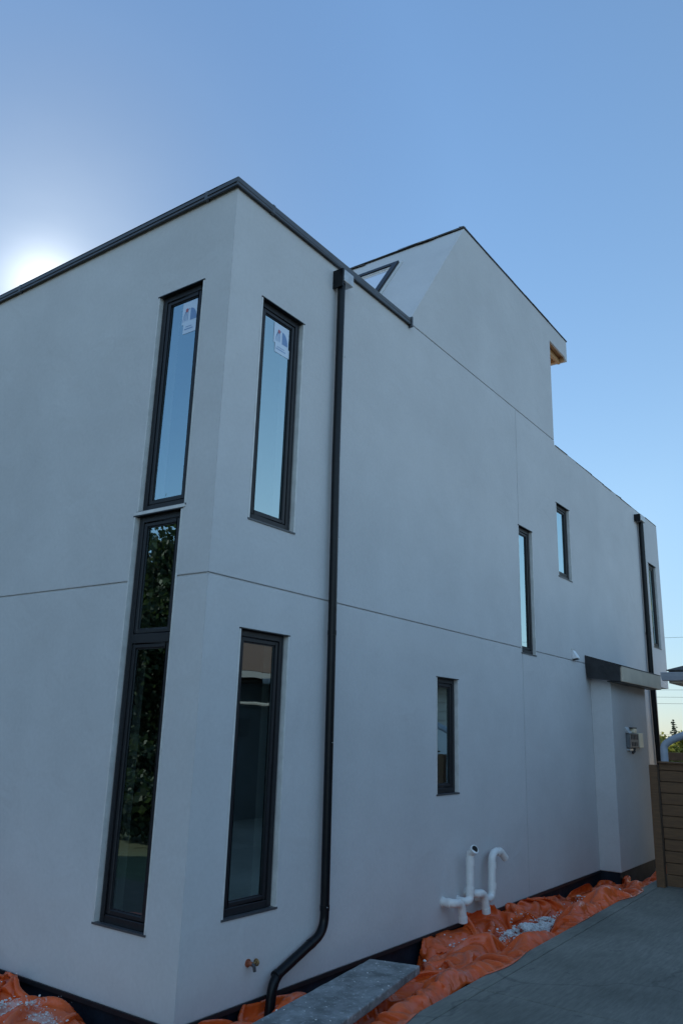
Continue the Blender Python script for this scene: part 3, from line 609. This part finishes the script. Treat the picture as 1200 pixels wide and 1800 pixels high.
pvc([(4.15, 0.0, 0.180), (4.15, -0.095, 0.180), (4.30, -0.105, 0.165), (4.32, -0.105, 0.60), (4.50, -0.115, 0.60), (4.60, -0.125, 0.52)], rp, 'rightmost white vent pipe hooked over at the top', [((4.310, -0.105, .25), (4.312, -0.105, .31)), ((4.317, -0.105, .45), (4.318, -0.105, .51)), ((4.42, -0.11, .60), (4.455, -0.112, .595))], ((4.60, -0.125, 0.52), (0.75, -0.1, -0.6)), 0.10)

# garden tap
tp = MB(); tp.tube([(0.652, 0, 0.24), (0.652, -0.009, 0.24)], 0.026, 18); tp.tube([(0.652, -0.008, 0.24), (0.652, -0.03, 0.24), (0.653, -0.045, 0.238)], [0.015, 0.014, 0.013], 14)
t_ = tp.build('garden_tap', M['copper'], house, smooth=True); t_['label'] = 'small copper garden tap low on the wall'
s = MB(); s.tube(fillet([(0.653, -0.038, 0.239), (0.656, -0.058, 0.232), (0.660, -0.062, 0.195)], 0.02, 5), [0.013] + [0.012] * 5 + [0.011] * 2, 14); s.build('spout', M['iron'], t_, smooth=True)
s = MB(); s.tube([(0.655, -0.045, 0.243), (0.690, -0.048, 0.245)], [0.009, 0.009], 10)
c = Vector((0.690, -0.048, 0.245))
s.tube([c + Vector((0.006 * 0, 0.019 * math.cos(a), 0.019 * math.sin(a))) for a in [2 * math.pi * k / 16 for k in range(17)]], 0.006, 8, caps=False)
for k in range(3): a = math.pi * k / 3; s.tube([c + Vector((0, -.019 * math.cos(a), -.019 * math.sin(a))), c + Vector((0, .019 * math.cos(a), .019 * math.sin(a)))], 0.004, 6)
s.build('handle', M['brass'], t_, smooth=True)

# ------------------------------------------------------------------ crumpled tarps (a small cloth solve)
def smooth(e0, e1, x):
    t = np.clip((x - e0) / (e1 - e0), 0, 1); return t * t * (3 - 2 * t)
def tarp(nx, ny, lx, ly, gfun, cx, cy, iters, seed, lim, pin=False):
    """sheet of lx by ly metres of ground, made of cx, cy times that much cloth, settled on gfun"""
    rg = np.random.RandomState(seed)
    X, Y = np.meshgrid(np.linspace(lx[0], lx[1], nx), np.linspace(ly[0], ly[1], ny), indexing='ij')
    if pin:                              # the near edge follows the slab edge
        e = ey(X, 0.0) + 0.03 - 0.07 * np.clip(rough(X, 0 * X, 31, 2, 8), 0, 1.5); Y = e + (Y - ly[0]) / (ly[1] - ly[0]) * (ly[1] - e)
    dx = (lx[1] - lx[0]) / (nx - 1); dy = float(np.mean(np.diff(Y, axis=1))); ax = dx * cx; ay = dy * cy
    low = np.zeros((nx, ny))
    for k in range(44):
        an = rg.uniform(0, math.pi); f = rg.uniform(4, 46); low += np.abs(np.sin(f * (X * math.cos(an) + Y * math.sin(an)) + rg.uniform(0, 6.28))) * (0.032 / (1 + f * 0.12))
    low -= low.mean(); Z = gfun(X, Y) + 0.06 + low * 0.9 + rg.rand(nx, ny) * 0.006
    P = np.stack([X, Y, Z], -1); O = P.copy()
    cons = []
    def add(sa, sb, rest, k): cons.append((sa, sb, rest, k))
    S = slice
    for p in (0, 1):
        n = (nx - p) // 2 * 2; add((S(p, p + n, 2), S(None)), (S(p + 1, p + n + 1, 2), S(None)), ax, 0.5)
        n = (ny - p) // 2 * 2; add((S(None), S(p, p + n, 2)), (S(None), S(p + 1, p + n + 1, 2)), ay, 0.5)
    hd = math.hypot(ax, ay)
    for p in (0, 1):
        n = (nx - p) // 2 * 2
        add((S(p, p + n, 2), S(0, ny - 1)), (S(p + 1, p + n + 1, 2), S(1, ny)), hd, 0.18); add((S(p, p + n, 2), S(1, ny)), (S(p + 1, p + n + 1, 2), S(0, ny - 1)), hd, 0.18)
    add((S(0, nx - 2), S(None)), (S(2, nx), S(None)), 2 * ax, 0.02); add((S(None), S(0, ny - 2)), (S(None), S(2, ny)), 2 * ay, 0.02)
    add((S(0, nx - 4), S(None)), (S(4, nx), S(None)), 4 * ax, 0.03); add((S(None), S(0, ny - 4)), (S(None), S(4, ny)), 4 * ay, 0.03)
    E_ = P[:, :2].copy(); E_[..., 2] = np.where(E_[..., 1] < ey(E_[..., 0], 0.0), DZ + 0.004, DZ - 0.05)
    for it in range(iters):
        V = (P - O) * 0.90; O = P.copy(); P = P + V; P[..., 2] -= 0.00035
        for _ in range(2):
            for sa, sb, rest, k in cons:
                A = P[sa]; B = P[sb]; D = B - A; le = np.sqrt((D * D).sum(-1, keepdims=True)) + 1e-9; c_ = D * ((le - rest) / le * k)
                P[sa] += c_; P[sb] -= c_
        if pin: P[:, :2] = E_
        P[..., 0] = np.clip(P[..., 0], lim[0], lim[1]); P[..., 1] = np.clip(P[..., 1], lim[2], lim[3])
        gz = gfun(P[..., 0], P[..., 1]) + 0.004
        hitm = P[..., 2] < gz; P[..., 2] = np.where(hitm, gz, P[..., 2])
        O[hitm] = O[hitm] * 0.5 + P[hitm] * 0.5
    return P
def sheet_object(name, P, fn):
    nx, ny = P.shape[:2]
    idx = np.arange(nx * ny).reshape(nx, ny)
    F = np.stack([idx[:-1, :-1], idx[1:, :-1], idx[1:, 1:], idx[:-1, 1:]], -1).reshape(-1, 4)
    V = [fn(*p) for p in P.reshape(-1, 3)]
    mb = MB(); mb.v = V; mb.f = [tuple(int(q) for q in f) for f in F]
    o = mb.build(name, M['tarp'], smooth=True, recalc=False, angle=62)
    so_ = o.modifiers.new('thick', 'SOLIDIFY'); so_.thickness = 0.002
    return o
def wob(X, Y, s): return np.sin(X * 2.1 + s) * np.sin(Y * 3.3 + X * 1.3 + 2 * s)
def rough(X, Y, seed, lo, hi, n=14):
    rg = np.random.RandomState(seed); o = np.zeros(np.shape(X))
    for _ in range(n):
        an = rg.uniform(0, math.pi); f = rg.uniform(lo, hi); o = o + np.sin(f * (X * math.cos(an) + Y * math.sin(an)) + rg.uniform(0, 6.28))
    return o / math.sqrt(n)
def g_side(X, Y):
    wallz = -0.33 + 0.22 * (1 - smooth(0.95, 1.35, X)) + 0.29 * smooth(2.75, 3.15, X) - 0.16 * smooth(5.4, 6.6, X)
    wd_ = 0.40 + 0.20 * smooth(1.2, 1.6, X) * (1 - smooth(2.6, 3.1, X))
    near = 1 - smooth(0.06, 1.0, -Y / wd_ * 1.0)
    mid = -0.24 + 0.20 * smooth(1.0, 1.6, X) * (1 - smooth(2.6, 3.4, X)) + 0.12 * (1 - smooth(0.9, 1.4, X))
    g_ = mid * (1 - near) + wallz * near
    g_ = g_ + np.exp(-((Y + 0.50) / 0.20) ** 2) * (0.08 + 0.05 * wob(X, Y, 1.0)) * smooth(2.6, 3.1, X)
    q = (-Y) + ey(X, 0.0)               # >0 : over the slab
    lip = smooth(-0.42, -0.10, q)
    g_ = g_ * (1 - lip) + (DZ - 0.06) * lip
    ridge = np.exp(-((q + 0.17 + 0.05 * np.sin(3.1 * X)) / 0.10) ** 2) * np.clip(0.06 + 0.06 * rough(X, 0 * Y, 5, 2, 9), 0, 0.2)
    hump = 0.15 * np.exp(-((X - 3.0) / 0.45) ** 2 - ((Y + 0.66) / 0.18) ** 2) + 0.19 * np.exp(-((X - 5.0) / 0.26) ** 2 - ((Y + 0.86) / 0.20) ** 2) + 0.12 * np.exp(-((X - 1.15) / 0.25) ** 2 - ((Y + 0.22) / 0.12) ** 2)
    g_ = g_ + ridge + hump + 0.022 * rough(X, Y, 8, 8, 26) * smooth(0.04, 0.15, -Y) * (1 - smooth(-0.12, -0.02, q))
    return np.where(q > -0.004, np.maximum(g_ * (q < 0.15) - 1.0 * (q >= 0.15), DZ + 0.002), g_)
def g_front(X, Y):           # X runs along the front wall, Y is minus the distance from it
    s = -Y
    g_ = -0.32 + (0.22 + 0.08 * smooth(0.3, 0.9, X)) * smooth(0.03, 0.20 + 0.08 * (1 - smooth(0.3, 0.7, X)), s) + 0.05 * np.sin(3.4 * X + 0.7) * smooth(0.1, 0.3, s) + 0.05 * np.sin(7.1 * X + 5 * s) * smooth(0.1, 0.3, s)
    return g_ + 0.03 * smooth(0.7, 1.3, s)
Ps = tarp(560, 88, (0.0, 8.3), (-1.0, -0.03), g_side, 1.24, 1.75, 200, 3, (-0.1, 8.5, -1.60, -0.012), True)
# keep the driveway edge free
tarp_s = tag(sheet_object('tarp', Ps, lambda x, y, z: (x, y, z)), 'crumpled orange tarp in the trench along the long wall beside the driveway', 'tarp', 'orange tarps')
Pf = tarp(220, 84, (0.05, 3.4), (-1.25, -0.04), g_front, 1.28, 1.5, 200, 5, (-0.05, 3.9, -1.5, -0.015))
tarp_f = tag(sheet_object('tarp', Pf, lambda x, y, z: (y, x, z)), 'crumpled orange tarp at the foot of the front wall left of the corner', 'tarp', 'orange tarps')

# plaster chips lying on the tarps
ch = MB()
def chip(x, y, z, s):
    an = random.uniform(0, 6.28); n = random.randint(4, 6); tl = Vector((random.uniform(-.5, .5), random.uniform(-.5, .5), 1)).normalized()
    u = tl.orthogonal().normalized(); v = tl.cross(u); c = Vector((x, y, z + s * 0.3))
    pts = []
    for k in range(n):
        a = an + 2 * math.pi * k / n; r = s * random.uniform(0.5, 1.0); pts.append(c + u * r * math.cos(a) + v * r * math.sin(a))
    ch.prism(pts, tl * s * random.uniform(0.2, 0.6))
def scatter(P, fn, cx, cy, sx, sy, n, smin=0.004, smax=0.02):
    Q = P.reshape(-1, 3)
    for _ in range(n):
        x = random.gauss(cx, sx); y = random.gauss(cy, sy)
        near = np.where((np.abs(Q[:, 0] - x) < 0.03) & (np.abs(Q[:, 1] - y) < 0.03))[0]
        if not len(near): continue
        z = Q[near, 2].max(); p = fn(x, y, z); chip(p[0], p[1], p[2] + 0.002, smin + (smax - smin) * random.random() ** 2.2)
idf = lambda x, y, z: (x, y, z); sw = lambda x, y, z: (y, x, z)
for c in ((4.25, -0.45, 0.26, 0.085, 2600), (4.75, -0.50, 0.26, 0.09, 2200), (3.35, -0.36, 0.08, 0.06, 900), (6.4, -0.55, 0.26, 0.09, 1500), (4.0, -0.6, 1.2, 0.25, 90), (3.9, -0.72, 0.14, 0.07, 400)): scatter(Ps, idf, *c, 0.003, 0.019)
for c in ((1.25, -0.38, 0.10, 0.07, 260), (0.75, -0.42, 0.14, 0.08, 130), (1.8, -0.35, 0.2, 0.12, 120)): scatter(Pf, sw, *c, 0.003, 0.013)
tag(ch.build('plaster_debris', M['chips'], recalc=False), 'white plaster chips scattered over the orange tarps', 'debris', kind='stuff')

# spattered plank lying over the tarp
pk = MB()
A = [Vector((-0.95, -0.82, 0.198)), Vector((1.449, -0.48, 0.20)), Vector((1.547, -0.843, 0.20)), Vector((-0.60, -1.235, 0.198))]
nseg = 40; top = []
i0 = 0
for k in range(nseg + 1):
    t = k / nseg; a = A[0].lerp(A[1], t); b = A[3].lerp(A[2], t)
    ja = random.uniform(-.003, .003); jb = random.uniform(-.003, .003)
    for p, j in ((a, ja), (b, jb)):
        pk.v += [(p.x, p.y + j, p.z), (p.x, p.y + j, p.z - 0.055)]
for k in range(nseg):
    a = 4 * k; b = a + 4
    pk.f += [(a, b, b + 2, a + 2), (a + 1, a + 3, b + 3, b + 1), (a, a + 1, b + 1, b), (a + 2, b + 2, b + 3, a + 3)]
pk.f += [(0, 2, 3, 1), (4 * nseg, 4 * nseg + 1, 4 * nseg + 3, 4 * nseg + 2)]
po = tag(bevel(pk.build('plank', M['plank']), 0.008, 2), 'grey plaster-spattered scaffold plank lying over the tarp beside the downspout', 'plank')
fk = MB(); chs = ch; ch = MB()
for _ in range(46):
    t = random.random(); s_ = random.random() ** (2 if random.random() < .5 else 1); p = A[0].lerp(A[1], t).lerp(A[3].lerp(A[2], t), s_ * .94 + .03); chip(p.x, p.y, 0.201, random.uniform(0.003, 0.008))
ch.build('plaster_flake', M['chips'], po, recalc=False)['kind'] = 'stuff'

# ------------------------------------------------------------------ cedar fence across the end of the driveway
fe_ = tag(empty('cedar_fence', (6.06, -1.3, DZ)), 'brown horizontal board cedar fence beyond the end of the driveway', 'fence')
def fpart(name, boxes, material, lab=None):
    mb = MB()
    for b in boxes: mb.box(b[0] - 6.06, b[1] - 6.06, b[2] + 1.3, b[3] + 1.3, b[4] - DZ, b[5] - DZ)
    o = bevel(mb.build(name, material, fe_), 0.005, 1)
    return o
fpart('post', [(6.06, 6.16, -1.385, -1.295, -0.1, 1.515)], M['cedar'])
fpart('post', [(6.12, 6.21, -3.50, -3.40, -0.1, 1.50)], M['cedar'])
z = DZ + 0.02
bl_ = []
while z < 1.50:
    bl_.append((6.075 + random.uniform(0, .004), 6.105, -3.55, -1.402 - random.uniform(0, .006), z, min(z + 0.118, 1.535))); z += 0.124
fpart('board', bl_, M['cedar'])
fpart('backing', [(6.1055, 6.118, -3.55, -1.41, 0.22, 1.50)], M['dark_wood'])  # dark sheet added behind the boards so the gaps read as shade
fpart('cap_rail', [(6.04, 6.17, -3.55, -1.40, 1.537, 1.557)], M['cedar'])

# grey bent pipe behind the fence
hp = MB(); hp.tube(fillet([(6.6, -1.345, -0.30), (6.6, -1.345, 1.735), (6.6, -1.44, 1.80), (6.62, -2.6, 2.28), (6.62, -2.75, -0.3)], 0.10, 8), 0.044, 20)
tag(hp.build('bent_pipe', M['pipe_grey'], smooth=True, angle=180), 'thick grey bent pipe rising above the cedar fence', 'pipe')

# ------------------------------------------------------------------ garage with the gutter corner
ga = tag(empty('garage', (8.4, -1.5, -0.32)), 'dark roofed garage with a grey gutter corner right of the house', 'garage')
def gp(name, mb, material): 
    mb.v = [(x - 8.4, y + 1.5, z + 0.32) for x, y, z in mb.v]; return mb.build(name, material, ga)
s = MB(); s.box(8.45, 14.0, -5.7, -1.55, -0.32, 2.60); gp('wall', s, M['siding'])
s = MB()
for k in range(16): s.prism([(8.45, -5.72, 0.2 + .15 * k), (8.425, -5.72, 0.2 + .15 * k), (8.44, -5.72, 0.345 + .15 * k), (8.45, -5.72, 0.345 + .15 * k)], (0, 4.17, 0))
gp('siding', s, M['siding'])
s = MB(); s.box(8.385, 8.42, -4.8, -2.4, -0.2, 1.9); gp('garage_door', s, M['white_paint'])
x0, x1, y0, y1, ze, zr = 8.02, 14.4, -6.1, -1.10, 2.72, 3.95
ym = (y0 + y1) / 2; rp0 = (x0 + 2.5, ym, zr); rp1 = (x1 - 2.5, ym, zr)
s = MB()
for quad in ([(x0, y0, ze), (x0, y1, ze), rp0], [(x0, y1, ze), (x1, y1, ze), rp1, rp0], [(x1, y1, ze), (x1, y0, ze), rp1], [(x1, y0, ze), (x0, y0, ze), rp0, rp1]): s.face(quad)
# shingle courses as steps along the front slope
n = 12
for k in range(n):
    t0 = k / n; t1 = (k + 1) / n
    a = [Vector((x0, y0, ze)).lerp(Vector(rp0), t) for t in (t0, t1)]; b = [Vector((x0, y1, ze)).lerp(Vector(rp0), t) for t in (t0, t1)]
    hgt = Vector((-0.004, 0, 0.024)); s.prism([a[0] + hgt, b[0] + hgt, b[1], a[1]], (0, 0, 0.012))
    c0 = [Vector((x0, y1, ze)).lerp(Vector(rp0), t) for t in (t0, t1)]; c1 = [Vector((x1, y1, ze)).lerp(Vector(rp1), t) for t in (t0, t1)]
    hg2 = Vector((0, 0.004, 0.024)); s.prism([c0[0] + hg2, c1[0] + hg2, c1[1], c0[1]], (0, 0, 0.012))
gp('roof', s, M['shingle'])
s = MB(); s.box(8.04, 14.38, -6.08, -1.12, 2.57, 2.60); gp('soffit', s, M['fascia'])
s = MB(); s.box(8.03, 8.05, -6.09, -1.11, 2.60, 2.725); s.box(8.05, 14.39, -1.13, -1.11, 2.60, 2.725); gp('fascia', s, M['gutter'])
s = MB(); s.prism([(8.028, -1.045, 2.700), (7.905, -1.045, 2.700), (7.915, -1.045, 2.665), (7.945, -1.045, 2.605), (8.028, -1.045, 2.600)], (0, -5.2, 0)); s.prism([(7.895, -1.043, 2.702), (7.895, -1.043, 2.714), (7.925, -1.043, 2.714), (7.925, -1.043, 2.702)], (0, -5.2, 0)); gp('gutter', s, M['gutter'])

# ------------------------------------------------------------------ neighbouring bungalow across the driveway (seen in the panes)
bu = tag(empty('bungalow', (3.5, -10, -0.32)), 'low bungalow with a brown shingle roof across the driveway', 'house')
def bp_(name, mb, material):
    mb.v = [(x - 3.5, y + 10, z + 0.32) for x, y, z in mb.v]; return mb.build(name, material, bu)
s = MB(); s.box(-3, 12.6, -14, -6.9, -0.32, 2.65); bp_('wall', s, M['siding_grey'])
s = MB()
x0, x1, y0, y1, ze, zr = -3.6, 13.2, -14.6, -6.35, 2.85, 4.5; ym = (y0 + y1) / 2
for quad in ([(x0, y0, ze), (x0, y1, ze), (x0 + 4, ym, zr)], [(x0, y1, ze), (x1, y1, ze), (x1 - 4, ym, zr), (x0 + 4, ym, zr)], [(x1, y1, ze), (x1, y0, ze), (x1 - 4, ym, zr)], [(x1, y0, ze), (x0, y0, ze), (x0 + 4, ym, zr), (x1 - 4, ym, zr)]): s.face(quad)
bp_('roof', s, M['shingle_brown'])
s = MB(); s.box(-3.6, 13.2, -14.6, -6.36, 2.62, 2.65); bp_('soffit', s, M['dark_wood'])
s = MB(); s.box(-3.62, 13.22, -6.35, -6.23, 2.70, 2.83); bp_('gutter', s, M['box_grey'])
s = MB(); s.box(7.9, 8.3, -6.905, -6.88, 1.6, 1.95); bp_('wall_vent', s, M['box_grey'])
s = MB(); s.box(-3, 12.62, -6.915, -6.885, 2.15, 2.25); bp_('trim_board', s, M['box_grey'])

# ------------------------------------------------------------------ trees, hedge, back fence
def quads_mesh(C, U, V):
    n = len(C); P = np.stack([C - U - V, C + U - V, C + U + V, C - U + V], 1).reshape(-1, 3)
    mb = MB(); mb.v = P.tolist(); mb.f = [(4 * k, 4 * k + 1, 4 * k + 2, 4 * k + 3) for k in range(n)]; return mb
def rand_dirs(n, rg):
    a = rg.normal(size=(n, 3)); return a / np.linalg.norm(a, axis=1, keepdims=True)
def conifer(x, y, z, h, wd, seed, label, group, name='conifer', per=60, lev=34, base=0.08):
    rg = np.random.RandomState(seed); t = tag(empty(name, (x, y, z)), label, 'tree', group)
    tk = MB(); tk.tube([(0, 0, -0.2), (0.03, 0, h * .5), (0, 0.02, h * .98)], [h * .022, h * .013, 0.01], 8); tk.build('trunk', M['bark'], t, smooth=True)
    C = []; U = []; V = []
    for k in range(lev):
        f = k / lev; zz = h * (base + (1 - base) * f); rad = wd * (1 - f) ** 0.85 * rg.uniform(.75, 1.1) + 0.05; nb = max(4, int(11 * (1 - f) + 4))
        for b in range(nb):
            an = rg.uniform(0, 6.28); Lb = rad * rg.uniform(.6, 1.1); m_ = max(4, int(per * Lb / wd / 3))
            s = rg.uniform(.1, 1, m_); dr = np.array([math.cos(an), math.sin(an), 0])
            c = dr * (s * Lb)[:, None]; c[:, 2] = zz - 0.30 * Lb * s ** 1.5 + rg.normal(0, .05 * Lb, m_); c += rg.normal(0, .07 * Lb, (m_, 3))
            sz = h * 0.012 * rg.uniform(.6, 1.4, m_)
            u = dr + rg.normal(0, .4, (m_, 3)); u /= np.linalg.norm(u, axis=1, keepdims=True); v = np.cross(u, rand_dirs(m_, rg)); v /= np.linalg.norm(v, axis=1, keepdims=True) + 1e-6
            C.append(c); U.append(u * (sz * 1.8)[:, None]); V.append(v * (sz * .8)[:, None])
    quads_mesh(np.concatenate(C), np.concatenate(U), np.concatenate(V)).build('crown', M['needle'], t, recalc=False)
    return t
def broadleaf(x, y, z, h, wd, seed, label, group, material, name='tree', clumps=46, per=130, leaf=0.10, trunk=0.35, cat='tree'):
    rg = np.random.RandomState(seed); t = tag(empty(name, (x, y, z)), label, cat, group)
    tk = MB(); tk.tube([(0, 0, -0.2), (0.05, 0.03, h * trunk), (0, 0.1, h * .8)], [h * .025, h * .018, 0.02], 8)
    C = []; 
    for k in range(clumps):
        d_ = rand_dirs(1, rg)[0]; rr = rg.uniform(.45, 1.0); c = np.array([d_[0] * wd * rr, d_[1] * wd * rr, h * (trunk + (1 - trunk) * .5) + d_[2] * h * (1 - trunk) * .48 * rr])
        if k % 4 == 0: tk.tube([(0, 0.03, h * trunk * rg.uniform(.8, 1.3)), tuple(c * .6 + np.array([0, 0, h * trunk * .35])), tuple(c)], [h * .010, h * .006, .008], 6)
        C.append(c + rg.normal(0, 1, (per, 3)) * np.array([.17 * wd, .17 * wd, .075 * h]) * rg.uniform(.6, 1.2))
    tk.build('trunk', M['bark'], t, smooth=True)
    C = np.concatenate(C); n = len(C); u = rand_dirs(n, rg); v = np.cross(u, rand_dirs(n, rg)); v /= np.linalg.norm(v, axis=1, keepdims=True) + 1e-6
    sz = leaf * rg.uniform(.6, 1.4, n)[:, None]
    quads_mesh(C, u * sz, v * sz * .7).build('crown', material, t, recalc=False)
    return t
for k, (x, y, h, wd, lab) in enumerate(((-13.5, 10.2, 8.0, 2.3, 'spruce of the front yard row nearest the front walk'), (-15.5, 22.0, 8.6, 2.6, 'spruce at the far end of the front yard row'), (-12.5, 5.5, 8.0, 2.6, 'dark spruce directly opposite the front wall'), (-12.8, 0.3, 7.5, 2.5, 'dark spruce opposite the driveway mouth'))):  # last two spruces are added out of view to darken the front wall
    conifer(x, y, -.3, h * .97, wd, 40 + k, lab, 'spruces across the front yard', name='spruce', base=0.24)
broadleaf(-13.6, 16.2, -.3, 8.5, 3.6, 61, 'big dark leafy tree in front of the house, mirrored in the tall left window', None, M['leaf_dark'], clumps=130, per=300, leaf=.065, trunk=.10)
for k, (y, h) in enumerate(((11.6, 1.7), (13.3, 1.5), (14.9, 1.9), (16.6, 1.6))):
    broadleaf(-9.6 + .3 * (k % 2), y, -.3, h, 1.0, 80 + k, ['dark shrub nearest the front walk', 'low dark shrub beside the front lawn', 'taller dark shrub under the big leafy tree', 'dark shrub at the far end of the front bed'][k], 'shrubs in the front bed', M['leaf_dark'], name='shrub', clumps=30, per=150, leaf=.05, trunk=.1, cat='shrub')
for k, (x, y) in enumerate(((-6.3, 7.3), (-6.5, 8.7))):  # shrubs added to cover a sunlit lawn patch mirrored in the pane
    broadleaf(x, y, -.3, 1.15, 0.85, 90 + k, ['rounded dark shrub beside the front walk, nearer the corner', 'rounded dark shrub beside the front walk, farther along'][k], 'shrubs beside the front walk', M['leaf_dark'], name='shrub', clumps=26, per=150, leaf=.045, trunk=.1, cat='shrub')
conifer(66.0, 12.75, -.3, 3.75, 1.0, 13, 'small far conifer on the horizon beside the house corner', 'far conifers', per=30, lev=22)
conifer(68.0, 11.95, -.3, 3.6, 0.55, 14, 'thin far conifer at the right edge of the horizon', 'far conifers', per=24, lev=20)
broadleaf(37, -6.3, -.3, 11.5, 3.6, 21, 'leafy yellow green tree standing far behind the garage', None, M['leaf_yellow'], clumps=60, per=150, leaf=.13)
for k in range(8):
    broadleaf(34 + (k % 3) * 2.2, 9.8 - k * 0.85 - (k % 2) * .3, -.3, random.uniform(2.15, 2.55), 0.95, 30 + k, ['rounded yellow green shrub nearest the house corner', 'olive shrub behind the bent pipe', 'pale shrub in the far hedge under the wires', 'bushy green shrub in the far hedge', 'taller yellow shrub at the right end of the far hedge', 'shrub of the far hedge beyond the garage wall', 'shrub of the far hedge behind the garage roof', 'last shrub of the far hedge'][k], 'shrubs in the far hedge', M['leaf_yellow'] if k % 2 else M['leaf'], name='shrub', clumps=34, per=150, leaf=.055, trunk=.1, cat='shrub')
bfn = tag(empty('back_fence', (14.2, 0, -.32)), 'dark brown back fence rail beyond the bent pipe', 'fence')
s = MB(); s.box(0, .05, -4.5, 3.5, 1.70, 1.86); s.build('rail', M['dark_wood'], bfn)
s = MB(); s.box(0.06, .09, -4.5, 3.5, 0.3, 1.66); s.build('panel', M['fascia'], bfn)
for y in (-3.2, -.32, 2.6):
    s = MB(); s.box(-.02, .10, y, y + .10, -.1, 1.70); s.build('post', M['dark_wood'], bfn)

# house and fence across the street, seen only as reflections
wh = tag(empty('white_house', (-27, 24, -.3)), 'small white house across the street mirrored in the lower left window', 'house')
s = MB(); s.box(-3, 3, -5, 5, 0, 3.0); s.build('wall', M['white_paint'], wh)
s = MB(); s.prism([(-3.4, -5.4, 2.95), (3.4, -5.4, 2.95), (0, -5.4, 5.2)], (0, 10.8, 0)); s.build('roof', M['shingle_brown'], wh)
s = MB(); s.box(2.98, 3.03, -1, .2, 0, 2.1); s.build('door', M['dark_wood'], wh)
for y_ in (1.5, -3.6):
    s = MB(); s.box(2.98, 3.03, y_, y_ + 1.9, 1, 2.1); s.build('window', M['dark'], wh)

# overhead wires
for z, y0, lab in ((8.1, 11, 'single upper overhead wire at the right edge'), (4.80, 11, 'topmost of the three low overhead wires'), (4.35, 11, 'middle of the three low overhead wires'), (3.95, 11, 'lowest of the three low overhead wires'), (2.05, 11, 'thin wire in front of the far conifers')):
    c = MB(); xx = 50.0
    c.tube([(xx, 60 - 3.5 * k, z - 0.7 * math.sin(math.pi * k / 34) + .7) for k in range(35)], 0.010 if z > 3 else 0.007, 6)
    tag(c.build('overhead_wire', M['cable'], smooth=True), lab, 'wire', 'overhead wires')
